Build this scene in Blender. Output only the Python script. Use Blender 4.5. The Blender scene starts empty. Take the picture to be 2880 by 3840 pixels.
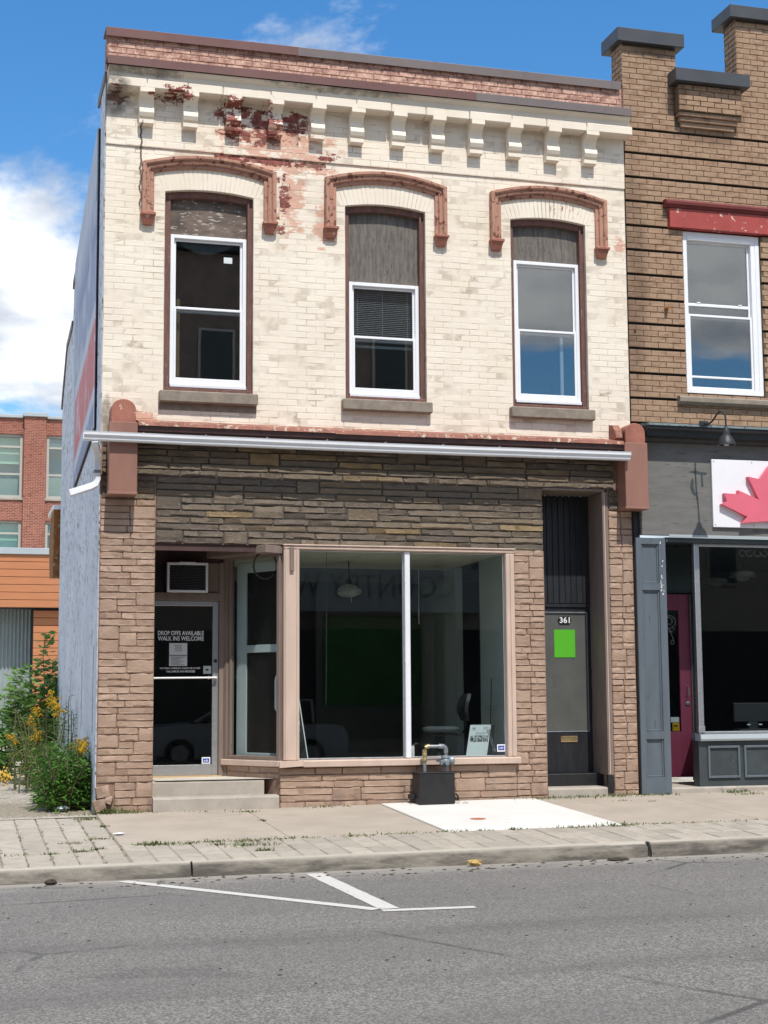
import bpy, math, random
from mathutils import Vector, Matrix, noise as mnoise
random.seed(361)
R = math.radians
SC = bpy.context.scene
COL = SC.collection

# ------------------------------------------------------------------ camera
cam_d = bpy.data.cameras.new("camera"); cam = bpy.data.objects.new("camera", cam_d); COL.objects.link(cam)
CAMP = Vector((0.0, -18.4, 1.31)); YAW, PITCH, ROLL = R(15.5956), R(6.8), R(-0.374)
fw = Vector((math.sin(YAW)*math.cos(PITCH), math.cos(YAW)*math.cos(PITCH), math.sin(PITCH)))
rt = Vector((math.cos(YAW), -math.sin(YAW), 0)); up = rt.cross(fw)
rt, up = math.cos(ROLL)*rt + math.sin(ROLL)*up, -math.sin(ROLL)*rt + math.cos(ROLL)*up
m = Matrix((rt, up, -fw)).transposed().to_4x4(); m.translation = CAMP
cam.matrix_world = m
cam_d.sensor_fit = 'VERTICAL'; cam_d.sensor_height = 36.0; cam_d.lens = 5800/3840*36.0
cam_d.clip_start = 0.1; cam_d.clip_end = 3000
SC.camera = cam

# ------------------------------------------------------------------ world + sun
SUN_TO = Vector((0.06, -1.0, 1.62)).normalized()        # direction towards the sun
SUN_EL = math.asin(SUN_TO.z); SUN_ROT = math.atan2(SUN_TO.x, SUN_TO.y)
W = bpy.data.worlds.new("World"); SC.world = W; W.use_nodes = True
wn = W.node_tree; wn.nodes.clear()
def wnode(t, **k):
    n = wn.nodes.new(t)
    for a, v in k.items(): setattr(n, a, v)
    return n
wl = wn.links.new
sky = wnode('ShaderNodeTexSky', sky_type='NISHITA', sun_disc=False, sun_elevation=SUN_EL, sun_rotation=SUN_ROT,
            altitude=200, air_density=1.35, dust_density=0.0, ozone_density=8.0)
tc = wnode('ShaderNodeTexCoord')
sep = wnode('ShaderNodeSeparateXYZ'); wl(tc.outputs['Generated'], sep.inputs[0])
zc = wnode('ShaderNodeMath', operation='MAXIMUM'); wl(sep.outputs[2], zc.inputs[0]); zc.inputs[1].default_value = 0.0
za = wnode('ShaderNodeMath', operation='ADD'); wl(zc.outputs[0], za.inputs[0]); za.inputs[1].default_value = 0.22
dv = wnode('ShaderNodeVectorMath', operation='DIVIDE'); wl(tc.outputs['Generated'], dv.inputs[0])
cmb = wnode('ShaderNodeCombineXYZ')
for i in range(3): wl(za.outputs[0], cmb.inputs[i])
wl(cmb.outputs[0], dv.inputs[1])
CLOUD_OFF = (-14.58, -23.70, 0.0)
mp = wnode('ShaderNodeMapping'); wl(dv.outputs[0], mp.inputs[0]); mp.inputs['Location'].default_value = CLOUD_OFF; mp.inputs['Scale'].default_value = (1, 1, 0)
n1 = wnode('ShaderNodeTexNoise'); wl(mp.outputs[0], n1.inputs['Vector'])
n1.inputs['Scale'].default_value = 1.15; n1.inputs['Detail'].default_value = 12; n1.inputs['Roughness'].default_value = 0.60; n1.inputs['Distortion'].default_value = 0.25
cr = wnode('ShaderNodeMapRange', interpolation_type='SMOOTHSTEP'); wl(n1.outputs[0], cr.inputs[0])
cr.inputs[1].default_value = 0.455; cr.inputs[2].default_value = 0.545
n2 = wnode('ShaderNodeTexNoise'); wl(mp.outputs[0], n2.inputs['Vector']); n2.inputs['Scale'].default_value = 4.2; n2.inputs['Detail'].default_value = 10
c2 = wnode('ShaderNodeMapRange'); wl(n2.outputs[0], c2.inputs[0]); c2.inputs[1].default_value = 0.36; c2.inputs[2].default_value = 0.58
cc = wnode('ShaderNodeMix', data_type='RGBA'); wl(c2.outputs[0], cc.inputs[0])
cc.inputs[6].default_value = (3.4, 3.8, 4.5, 1); cc.inputs[7].default_value = (7.8, 7.9, 8.0, 1)
hs = wnode('ShaderNodeHueSaturation'); hs.inputs['Saturation'].default_value = 1.2; hs.inputs['Value'].default_value = .95; wl(sky.outputs[0], hs.inputs['Color'])
mx = wnode('ShaderNodeMix', data_type='RGBA'); wl(cr.outputs[0], mx.inputs[0]); wl(hs.outputs[0], mx.inputs[6]); wl(cc.outputs[2], mx.inputs[7])
bg = wnode('ShaderNodeBackground'); wl(mx.outputs[2], bg.inputs[0]); bg.inputs[1].default_value = 0.15
wo = wnode('ShaderNodeOutputWorld'); wl(bg.outputs[0], wo.inputs[0])
sd = bpy.data.lights.new("sun", 'SUN'); sd.energy = 4.3; sd.angle = R(0.53); sd.color = (1.0, 0.95, 0.87)
so = bpy.data.objects.new("sun", sd); COL.objects.link(so); so.rotation_euler = SUN_TO.to_track_quat('Z', 'Y').to_euler(); so.location = (0, -30, 40)
vs = SC.view_settings; vs.view_transform = 'Standard'; vs.look = 'None'; vs.exposure = 0.15; vs.gamma = 1.0; vs.use_curve_mapping = False
SC.render.engine = 'CYCLES'; SC.cycles.use_denoising = True; SC.cycles.max_bounces = 6; SC.cycles.diffuse_bounces = 4; SC.cycles.glossy_bounces = 3; SC.cycles.transparent_max_bounces = 10

# ------------------------------------------------------------------ materials
def srgb(h, a=1):
    v = [int(h[i:i+2], 16)/255 for i in (1, 3, 5)]
    return tuple(x/12.92 if x <= .04045 else ((x+.055)/1.055)**2.4 for x in v) + (a,)
class NM:
    """small node-graph builder"""
    def __init__(s, name):
        s.mat = bpy.data.materials.new(name); s.mat.use_nodes = True; s.t = s.mat.node_tree; s.t.nodes.clear()
        s.out = s.n('ShaderNodeOutputMaterial'); s.P = s.n('ShaderNodeNewGeometry').outputs['Position']
    def n(s, t, **k):
        n = s.t.nodes.new(t)
        for a, v in k.items(): setattr(n, a, v)
        return n
    def put(s, sock, v):
        if hasattr(v, 'is_output'): s.t.links.new(v, sock)
        elif v is not None: sock.default_value = v
    def vec(s, scale=(1,1,1), loc=(0,0,0), src=None):
        n = s.n('ShaderNodeMapping'); s.put(n.inputs[0], src or s.P); n.inputs['Scale'].default_value = scale; n.inputs['Location'].default_value = loc; return n.outputs[0]
    def noise(s, scale, detail=4, rough=.5, vec=None, dist=0):
        n = s.n('ShaderNodeTexNoise'); s.put(n.inputs['Vector'], vec or s.P); n.inputs['Scale'].default_value = scale; n.inputs['Detail'].default_value = detail
        n.inputs['Roughness'].default_value = rough; n.inputs['Distortion'].default_value = dist; return n.outputs[0]
    def mr(s, v, a, b, c=0, d=1, smooth=True):
        n = s.n('ShaderNodeMapRange'); n.interpolation_type = 'SMOOTHSTEP' if smooth else 'LINEAR'
        s.put(n.inputs[0], v); s.put(n.inputs[1], a); s.put(n.inputs[2], b); n.inputs[3].default_value = c; n.inputs[4].default_value = d; return n.outputs[0]
    def math(s, op, a, b=None):
        n = s.n('ShaderNodeMath', operation=op); s.put(n.inputs[0], a); s.put(n.inputs[1], b); return n.outputs[0]
    def mix(s, f, a, b, blend='MIX'):
        n = s.n('ShaderNodeMix', data_type='RGBA'); n.blend_type = blend; s.put(n.inputs[0], f); s.put(n.inputs[6], a); s.put(n.inputs[7], b); return n.outputs[2]
    def ramp(s, f, stops):
        n = s.n('ShaderNodeValToRGB'); e = n.color_ramp.elements
        while len(e) < len(stops): e.new(.5)
        for i, (p, c) in enumerate(stops): e[i].position = p; e[i].color = c
        s.put(n.inputs[0], f); return n.outputs[0]
    def ell(s, cx, cz, rx, rz):
        a = s.n('ShaderNodeVectorMath', operation='SUBTRACT'); s.put(a.inputs[0], s.P); a.inputs[1].default_value = (cx, 0, cz)
        b = s.n('ShaderNodeVectorMath', operation='MULTIPLY'); s.put(b.inputs[0], a.outputs[0]); b.inputs[1].default_value = (1/rx, 0, 1/rz)
        l = s.n('ShaderNodeVectorMath', operation='LENGTH'); s.put(l.inputs[0], b.outputs[0]); return s.mr(l.outputs['Value'], 0.25, 1.15, 1, 0)
    def most(s, L):
        o = L[0]
        for x in L[1:]: o = s.math('MAXIMUM', o, x)
        return o
    def bump(s, h, strength=.4, dist=.01):
        n = s.n('ShaderNodeBump'); n.inputs['Strength'].default_value = strength; n.inputs['Distance'].default_value = dist; s.put(n.inputs['Height'], h); return n.outputs[0]
    def done(s, col, rough=.7, metal=0, bump=None, spec=.5):
        b = s.n('ShaderNodeBsdfPrincipled'); s.put(b.inputs['Base Color'], col); s.put(b.inputs['Roughness'], rough); s.put(b.inputs['Metallic'], metal)
        s.put(b.inputs['Specular IOR Level'], spec)
        if bump is not None: s.put(b.inputs['Normal'], bump)
        s.t.links.new(b.outputs[0], s.out.inputs[0]); return s.mat
def sc_(c, k): return (min(c[0]*k, 1), min(c[1]*k, 1), min(c[2]*k, 1), 1)
def plain(name, col, rough=.6, var=.15, scale=6, bump=.15, bscale=50, metal=0, spec=.5, stretch=(1,1,1), wear=None, wear_at=.66, bdist=.004):
    """a surface colour with noise mottling, fine relief and optional worn patches of another colour"""
    g = NM(name); c = srgb(col) if isinstance(col, str) else col
    v = g.vec(stretch)
    k = g.mr(g.noise(scale, 6, .6, v), .25, .75)
    base = g.mix(k, sc_(c, 1-var), sc_(c, 1+var))
    if wear:
        wmask = g.mr(g.noise(scale*2.3, 9, .65, g.vec(stretch, (5.2, 1.3, 8.1))), wear_at, wear_at+.04)
        base = g.mix(wmask, base, srgb(wear))
    r = g.mr(g.noise(scale*3, 3, .5, v), .2, .8, max(rough-.1, .02), min(rough+.1, 1))
    return g.done(base, r, metal, g.bump(g.noise(bscale, 6, .6, v), bump, bdist) if bump else None, spec)
MAT = {}
def M(k): return MAT[k]

def cream_paint(name, mortar=False):
    g = NM(name)
    c0, c1, c2 = srgb('#e1d5c4'), srgb('#eae0cf'), srgb('#e2d5bf')
    sp = g.n('ShaderNodeSeparateXYZ'); g.put(sp.inputs[0], g.P)
    # one random value per brick, so that paint and peeling break at the joints
    row = g.math('FLOOR', g.math('DIVIDE', g.math('SUBTRACT', sp.outputs[2], 4.56), .0785))
    colm = g.math('FLOOR', g.math('DIVIDE', g.math('ADD', sp.outputs[0], g.math('MULTIPLY', row, .119)), .238))
    cv = g.n('ShaderNodeCombineXYZ'); g.put(cv.inputs[0], colm); g.put(cv.inputs[1], row)
    wn_ = g.n('ShaderNodeTexWhiteNoise'); g.put(wn_.inputs['Vector'], cv.outputs[0]); br_ = wn_.outputs['Value']
    base = g.mix(g.mr(g.noise(1.3, 6, .6), .3, .7), c0, c1)
    base = g.mix(g.mr(g.noise(.9, 4, .55, g.vec((1, 1, 1), (3, 9, 4))), .53, .68, 0, .5), base, c2)
    base = g.mix(g.math('MULTIPLY', br_, .06), base, srgb('#c9b79c'))
    st = g.noise(2.2, 7, .62, g.vec((1.6, 1, .35), (7, 2, 1)))
    base = g.mix(g.mr(st, .60, .76, 0, .10), base, srgb('#b99a74'))
    pn = g.math('MULTIPLY', g.math('SUBTRACT', g.noise(8, 10, .72, g.vec((.8, 1, 1.5))), .5), 2.3)
    pn = g.math('ADD', pn, g.math('MULTIPLY', g.math('SUBTRACT', br_, .5), .45))
    # pink primer showing
    pink = g.most([g.ell(3.75, 8.20, 1.1, .42), g.ell(3.95, 7.55, .25, .8), g.ell(3.7, 7.95, 1.2, .2), g.ell(4.40, 7.2, .2, .4), g.ell(8.42, 7.2, .14, .2), g.ell(2.1, 4.66, .4, .12)])
    pf = g.math('ADD', g.math('MULTIPLY', pink, .62), pn)
    base = g.mix(g.math('MULTIPLY', g.mr(pf, .30, .56), g.mr(pink, .02, .2)), base, srgb('#d0a690'))
    # paint gone: red brick
    red = g.most([g.ell(2.45, 8.65, .34, .13), g.ell(3.22, 8.50, .36, .28), g.ell(3.62, 8.47, .44, .30), g.ell(4.0, 8.46, .32, .28), g.ell(3.9, 7.96, .95, .075), g.ell(3.3, 7.97, .6, .06), g.ell(3.83, 7.15, .10, .16),
                  g.ell(4.42, 8.09, .2, .09), g.ell(1.78, 8.62, .16, .14), g.ell(3.86, 7.6, .12, .4), g.ell(3.45, 8.24, .5, .14)])
    rn = g.math('MULTIPLY', g.math('SUBTRACT', g.noise(10, 12, .74, g.vec((1, 1, 1.5), (2, 2, 2))), .5), 2.6)
    rn = g.math('ADD', rn, g.math('MULTIPLY', g.math('SUBTRACT', br_, .5), .5))
    rf = g.math('ADD', g.math('MULTIPLY', red, .62), rn)
    redc = g.mix(g.mr(g.noise(13, 5, .6), .35, .65), srgb('#62302a'), srgb('#965347'))
    spots = g.mr(g.noise(5.5, 8, .66, g.vec((1, 1, 1.8), (31, 7, 2))), .735, .75)
    base = g.mix(g.math('MAXIMUM', g.math('MULTIPLY', g.mr(rf, .44, .50), g.mr(red, .02, .15)), spots), base, redc)
    # exposed arch bricks over the right-hand window
    vd = g.math('MULTIPLY', g.ell(7.62, 7.66, .28, .14), g.mr(g.noise(14, 4, .6, g.vec((2.4, 1, .5))), .55, .6))
    base = g.mix(vd, base, srgb('#8d5848'))
    # grime
    gr = g.most([g.ell(1.72, 8.62, .38, .5), g.ell(2.0, 8.9, 1.1, .14), g.ell(1.7, 4.65, .12, .45), g.ell(4.6, 8.92, 1.6, .12)])
    gf = g.math('ADD', g.math('MULTIPLY', gr, .46), g.math('MULTIPLY', g.noise(6, 8, .65, g.vec((1, 1, 1), (9, 9, 9))), .7))
    base = g.mix(g.mr(gf, .60, .90, 0, .8), base, srgb('#5d554c'))
    # long settlement crack beside the left hood
    wob = g.math('MULTIPLY', g.math('SUBTRACT', g.noise(9, 3, .5, g.vec((0, 0, 1))), .5), .10)
    dx = g.math('ABSOLUTE', g.math('SUBTRACT', g.math('SUBTRACT', sp.outputs[0], wob), 2.075))
    zr = g.math('MULTIPLY', g.mr(sp.outputs[2], 7.1, 7.3), g.mr(sp.outputs[2], 8.25, 8.35, 1, 0))
    ck = g.math('MULTIPLY', g.mr(dx, .006, .017, 1, 0), zr)
    base = g.mix(ck, base, srgb('#5c5248'))
    if mortar:
        base = g.mix(g.mr(g.noise(4, 6, .6), .40, .66, .05, .5), base, srgb('#a08f7a'))
        br = g.mr(g.noise(2.3, 5, .6, g.vec((1, 1, 1), (4, 1, 3))), .60, .68, 0, .5)
        base = g.mix(br, base, srgb('#86725f'))
    return g.done(base, .62, 0, g.bump(g.noise(38, 7, .65), .35, .006), .35)
MAT['cream'] = cream_paint('peeling_cream_paint'); MAT['cream_mortar'] = cream_paint('cream_painted_mortar', True)

def pink_paint(name, mortar=False):
    g = NM(name)
    k = g.mr(g.noise(6, 8, .68, g.vec((1, 1, 1.6))), .38, .62)
    base = g.mix(k, srgb('#9a7265'), srgb('#cda693'))
    base = g.mix(g.mr(g.noise(17, 6, .7), .52, .64), base, srgb('#dcbca6'))
    if mortar: base = g.mix(.55, base, srgb('#6d4c43'))
    base = g.mix(g.mr(g.noise(1.5, 6, .6, g.vec((1, 1, 1), (6, 0, 0))), .58, .72, 0, .6), base, srgb('#5b433c'))
    return g.done(base, .8, 0, g.bump(g.noise(45, 6, .65), .5, .008), .3)
MAT['pink'] = pink_paint('faded_pink_paint'); MAT['pink_mortar'] = pink_paint('faded_pink_mortar', True)

def stone_mat(name, ledge):
    g = NM(name)
    oi = g.n('ShaderNodeObjectInfo').outputs['Random']
    if ledge:
        c = g.ramp(oi, [(0, srgb('#61584f')), (.2, srgb('#6b6055')), (.45, srgb('#776a5b')), (.7, srgb('#6f6355')), (.93, srgb('#7a6b58')), (1, srgb('#927c58'))])
        c = g.mix(g.mr(g.noise(9, 7, .66, g.vec((.8, 1, 1.2))), .35, .75, 0, .5), c, srgb('#574d42'))
        c = g.mix(g.mr(g.noise(22, 6, .6, g.vec((.5, 1, 1.6))), .56, .7, 0, .45), c, srgb('#9a8a70'))
        return g.done(c, .8, 0, g.bump(g.noise(30, 9, .66, g.vec((.75, 1, 1.2))), .8, .02), .35)
    c = g.mix(oi, srgb('#9c8371'), srgb('#ab927f'))
    c = g.mix(g.mr(g.noise(5, 7, .62), .35, .72, 0, .5), c, srgb('#8d7463'))
    sp = g.n('ShaderNodeSeparateXYZ'); g.put(sp.inputs[0], g.P)
    low = g.math('MULTIPLY', g.mr(sp.outputs[2], .05, .55, 1, 0), g.mr(g.noise(5, 7, .65, g.vec((1, 1, .6))), .42, .62))
    c = g.mix(g.math('MULTIPLY', low, .45), c, srgb('#7d6e64'))
    c = g.mix(g.mr(g.noise(16, 9, .72, g.vec((1, 1, 1), (3, 3, 3))), .70, .74, 0, .7), c, srgb('#c6b5a3'))
    return g.done(c, .6, 0, g.bump(g.noise(24, 8, .64, g.vec((.7, 1, 1.3))), .6, .014), .4)
MAT['ledge'] = stone_mat('ledgestone', True); MAT['painted_stone'] = stone_mat('brown_painted_stone', False)
MAT['ledge_joint'] = plain('dark_stone_mortar', '#4a4641', .9, .25, 9, .4, 60)
MAT['painted_joint'] = plain('brown_painted_mortar', '#846a5b', .75, .2, 8, .4, 60)

def tan_brick(name):
    g = NM(name)
    a = g.mix(g.mr(g.noise(5.2, 6, .7, g.vec((1.1, 1, 3))), .3, .7), srgb('#92775f'), srgb('#a98d75'))
    a = g.mix(g.mr(g.noise(3.1, 5, .6, g.vec((2, 1, 6), (4, 4, 4))), .52, .66, 0, .7), a, srgb('#836551'))
    sp = g.n('ShaderNodeSeparateXYZ'); g.put(sp.inputs[0], g.P)
    soot = g.most([g.ell(9.3, 9.3, .12, .6), g.ell(9.75, 8.85, .8, .2), g.ell(8.6, 7.0, .35, 3.2), g.ell(9.0, 9.95, .6, .18)])
    a = g.mix(g.mr(g.math('ADD', g.math('MULTIPLY', soot, .4), g.math('MULTIPLY', g.noise(2.5, 7, .65), .7)), .52, .85, 0, .6), a, srgb('#5a4638'))
    return g.done(a, .8, 0, g.bump(g.noise(55, 7, .68), .5, .006), .3)
MAT['tan'] = tan_brick('tan_brick'); MAT['tan_mortar'] = plain('dark_tan_mortar', '#63543f', .95, .25, 12, .4, 70)
MAT['maroon'] = plain('brown_metal_flashing', '#6b4943', .45, .06, 1.2, .1, 5, spec=.5)
MAT['greyflash'] = plain('grey_brown_flashing', '#6e6360', .45, .08, 1.5, .1, 5, spec=.5)
MAT['blackflash'] = plain('charcoal_flashing', '#3f4145', .45, .1, 2, .08, 5, wear='#8d8d8c', wear_at=.77)
MAT['terracotta'] = plain('terracotta_paint', '#ab7e69', .6, .14, 7, .35, 40, wear='#6b382d', wear_at=.55)
MAT['terracotta_worn'] = plain('weathered_terracotta', '#97604f', .7, .22, 6, .5, 34, wear='#c2a08d', wear_at=.60)
MAT['box_brown'] = plain('brown_painted_sheet', '#8b6456', .5, .14, 2.2, .12, 20, stretch=(1, 1, .3), wear='#6d4036', wear_at=.66)
MAT['brownwood'] = plain('peeling_brown_wood', '#6b4b42', .75, .25, 9, .5, 40, stretch=(2.5, 2.5, .5), wear='#8f8478', wear_at=.62)
MAT['darkbrown'] = plain('dark_brown_moulding', '#46302d', .6, .25, 5, .3, 30, wear='#7b5a50', wear_at=.68)
MAT['rusty'] = plain('rusty_ledge_flashing', '#8e5c4c', .75, .25, 6, .4, 30, wear='#bcae9c', wear_at=.57)
MAT['plywood'] = plain('weathered_plywood', '#68625c', .85, .35, 7, .55, 26, stretch=(4, 1, .55), wear='#4c4039', wear_at=.58)
MAT['plywood2'] = plain('stained_plywood', '#655850', .85, .45, 4.5, .7, 22, stretch=(.8, 1, 2.2), wear='#a8a198', wear_at=.57)
MAT['vinyl'] = plain('white_vinyl', '#e9eaec', .35, .03, 3, .02, 20, spec=.5)
MAT['silver'] = plain('aluminium', '#b6b8bb', .35, .06, 8, .03, 60, metal=.75, stretch=(1, 1, 4))
MAT['whitealu'] = plain('white_aluminium', '#dcdee2', .32, .04, 3, .05, 8, spec=.6)
MAT['sillstone'] = plain('grey_sill_stone', '#857a6d', .85, .22, 8, .5, 45, wear='#6a5347', wear_at=.68)
MAT['peach'] = plain('peach_paint', '#c4ae9f', .5, .08, 4, .2, 30, stretch=(2, 2, .5), wear='#9c7c6c', wear_at=.68)
MAT['greybrown'] = plain('grey_brown_paint', '#7c6d64', .55, .14, 5, .25, 30, stretch=(2, 2, .4), wear='#5c4d47', wear_at=.67)
MAT['black'] = plain('black_paint', '#202124', .45, .2, 5, .15, 40)
MAT['blackboard'] = plain('black_boards', '#24262b', .42, .25, 6, .2, 40, stretch=(3, 1, .4), wear='#4e5157', wear_at=.75)
MAT['boxblack'] = plain('black_gas_box', '#1b1b1d', .55, .25, 5, .15, 40, wear='#77706a', wear_at=.76)
MAT['greymetal'] = plain('grey_metal', '#7e878d', .45, .12, 9, .15, 40, metal=.3)
MAT['galv'] = plain('galvanised_pipe', '#8d9296', .4, .2, 14, .2, 50, metal=.6, wear='#a08a62', wear_at=.6)
MAT['brass'] = plain('brass_fitting', '#a3906a', .4, .2, 14, .2, 50, metal=.6)
MAT['slate'] = plain('slate_grey_paint', '#59626a', .5, .1, 4, .25, 26, stretch=(2.5, 2.5, .4), wear='#424a51', wear_at=.64)
MAT['slatedark'] = plain('dark_green_grey_paint', '#3a4244', .5, .18, 4, .25, 26, wear='#545c5c', wear_at=.68)
MAT['corn'] = plain('black_green_cornice', '#24282b', .5, .2, 5, .2, 26, wear='#59666b', wear_at=.66)
MAT['corntop'] = plain('flaking_cornice_top', '#6f7d7f', .7, .25, 8, .4, 26, wear='#3a4245', wear_at=.56)
MAT['fascia'] = plain('grey_plywood_fascia', '#6a6966', .7, .14, 3, .4, 26, stretch=(.8, 1, 4.5), wear='#55534f', wear_at=.6)
MAT['red_lintel'] = plain('flaking_red_paint', '#9e403a', .6, .12, 5, .3, 30, wear='#cdb9ad', wear_at=.62)
MAT['red_hood'] = plain('dark_red_paint', '#6d2d2a', .55, .16, 5, .3, 30, wear='#57211f', wear_at=.66)
MAT['crimson'] = plain('crimson_door_paint', '#9a4560', .45, .08, 4, .1, 26)
MAT['signwhite'] = plain('white_sign_board', '#e6e6ea', .4, .03, 2, .02, 10)
MAT['leafred'] = plain('red_sign_leaf', '#d8687a', .4, .05, 2, .03, 10)
MAT['concrete'] = plain('step_concrete', '#a39b90', .9, .12, 5, .45, 50, wear='#857d72', wear_at=.66)
MAT['green'] = plain('green_paper', '#4fae1d', .75, .03, 3, .02, 20)
MAT['paper'] = plain('white_paper', '#cfd4d6', .7, .06, 40, 0, 1)
MAT['printgrey'] = plain('grey_print', '#7d8286', .7, .1, 40, 0, 1)
MAT['white'] = plain('white_lettering', '#e8eaee', .5, .02, 4, 0, 1)
MAT['ink'] = plain('black_ink', '#17181a', .5, .05, 4, 0, 1)
MAT['bluebadge'] = plain('blue_sticker', '#2a49a8', .4, .05, 6, 0, 1)
MAT['frost'] = plain('grey_obscure_panel', '#585a58', .32, .10, 2.0, .05, 90, spec=.6)
MAT['dirt_rubber'] = plain('black_cable', '#1d1c1b', .6, .1, 9, 0, 1)
MAT['interior'] = plain('pale_interior_wall', '#b7c0bf', .8, .05, 2, .05, 20)
MAT['ceilingtile'] = plain('cream_ceiling_tile', '#d9d4bf', .85, .05, 2, .05, 20)
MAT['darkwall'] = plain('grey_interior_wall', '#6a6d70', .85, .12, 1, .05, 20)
MAT['darkfloor'] = plain('worn_vinyl_floor', '#c4beb2', .6, .15, 2, .05, 20)
MAT['greenwall'] = plain('green_painted_wall', '#2c6425', .7, .06, 2, .05, 20)
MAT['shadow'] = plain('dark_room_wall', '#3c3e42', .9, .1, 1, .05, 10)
MAT['chairfab'] = plain('grey_chair_fabric', '#4c5256', .85, .12, 30, .3, 180)
MAT['chairback'] = plain('black_chair_shell', '#26272a', .55, .1, 12, .1, 60)
MAT['wood'] = plain('pale_timber', '#b0936a', .7, .12, 5, .2, 30, stretch=(4, 4, .5))
MAT['shade'] = plain('white_glass_shade', '#a9aba6', .35, .03, 3, 0, 1)
MAT['sidewalk'] = plain('sidewalk_concrete', '#a3988a', .9, .10, 1.6, .35, 90, wear='#968c80', wear_at=.66)
MAT['newslab'] = plain('fresh_white_concrete', '#cfccc6', .85, .05, 1.5, .2, 90, wear='#b4aa9c', wear_at=.68)
MAT['bedding'] = plain('sandy_joint_bedding', '#867d6d', 1, .3, 18, .5, 90)
MAT['ply_rim'] = plain('dark_shadow_gap', '#191a1b', .8, .1, 5, 0, 1)
MAT['rustiron'] = plain('rusty_iron_cover', '#a4674a', .8, .2, 20, .3, 80)
MAT['orange'] = plain('orange_cladding_board', '#b3764f', .55, .09, 3, .2, 26, stretch=(.5, .5, 5))
MAT['corrug'] = plain('corrugated_steel', '#a9b4b4', .45, .06, 2, .05, 10, metal=.3)
MAT['greycoping'] = plain('pale_metal_coping', '#a3acb0', .45, .05, 2, .03, 10)
MAT['greyframe'] = plain('grey_window_frame', '#a9a89f', .5, .05, 4, .05, 20)
MAT['blindgreen'] = plain('pale_green_roller_blind', '#c6dccb', .8, .03, 2, 0, 1)
MAT['rust'] = plain('rust_streaked_brick', '#8a5a2c', .9, .35, 8, .5, 30, wear='#c9c6c0', wear_at=.60)
MAT['litter'] = plain('yellow_litter', '#b79a5a', .7, .2, 20, .4, 40, wear='#5c4a38', wear_at=.55)
MAT['leafdebris'] = plain('dark_dead_leaf', '#3c352c', .9, .3, 30, .3, 60)
MAT['tyre'] = plain('black_tyre', '#1b1b1c', .85, .1, 20, .2, 60)
MAT['carwhite'] = plain('silver_car_paint', '#9da0a4', .22, .02, 2, 0, 1, spec=.6)
MAT['oppbrick'] = plain('opposite_brick', '#7f7067', .85, .2, 4, .4, 30)

def grad_mat(name, build): g = NM(name); return build(g)
def side_wall_mat(g):
    c = g.mix(g.mr(g.noise(1.1, 5, .6), .3, .7), srgb('#c3cad6'), srgb('#d3d9e2'))
    streak = g.noise(10, 8, .70, g.vec((1, 1, .75)))
    mask = g.mr(streak, .575, .605)
    sp = g.n('ShaderNodeSeparateXYZ'); g.put(sp.inputs[0], g.P)
    hi = g.mr(sp.outputs[2], .6, 4.2, .0, 1)
    c = g.mix(g.math('MULTIPLY', mask, g.mr(g.noise(.9, 3, .5), .3, .6, .25, 1)), c, srgb('#5a5c5d'))
    c = g.mix(g.math('MULTIPLY', g.mr(g.noise(12, 8, .7, g.vec((1, 1, .7), (3, 3, 1))), .585, .61), hi), c, srgb('#3d3e3c'))
    return g.done(c, .75, 0, g.bump(g.noise(16, 8, .68, g.vec((1, 1, .45))), .7, .02), .3)
MAT['sidewall'] = grad_mat('flaking_pale_blue_paint', side_wall_mat)
def banner_mat(g):
    sp = g.n('ShaderNodeSeparateXYZ'); g.put(sp.inputs[0], g.P)
    y, z = sp.outputs[1], sp.outputs[2]
    t = g.math('ADD', z, g.math('MULTIPLY', y, .16))           # bands run parallel to the board's edges
    c = g.ramp(g.mr(t, 4.6, 8.5, 0, 1, False), [(0, srgb('#7884a6')), (.10, srgb('#7884a6')), (.115, srgb('#b9bfcc')), (.15, srgb('#b9bfcc')), (.16, srgb('#c05c5c')), (.37, srgb('#c46464')), (.38, srgb('#b9bfcc')), (.42, srgb('#b4bccb')),
                                                         (.44, srgb('#8690ad')), (.62, srgb('#8e97b2')), (.66, srgb('#767fa3')), (.80, srgb('#a7aec0')), (.84, srgb('#b5bbc8')), (1, srgb('#aeb5c4'))])
    ends = g.math('MULTIPLY', g.mr(y, .5, .62), g.mr(y, 3.5, 3.7, 1, 0))
    c = g.mix(ends, srgb('#9aa3b8'), c)
    c = g.mix(.05, c, srgb('#e6e9ee'))
    blobs = g.mr(g.noise(2.1, 5, .6, g.vec((1, 1.2, .8))), .52, .60, 0, .55)
    c = g.mix(blobs, c, srgb('#c3c8d2'))
    return g.done(c, .55, 0, None, .4)
MAT['banner'] = grad_mat('faded_banner_print', banner_mat)
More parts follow.
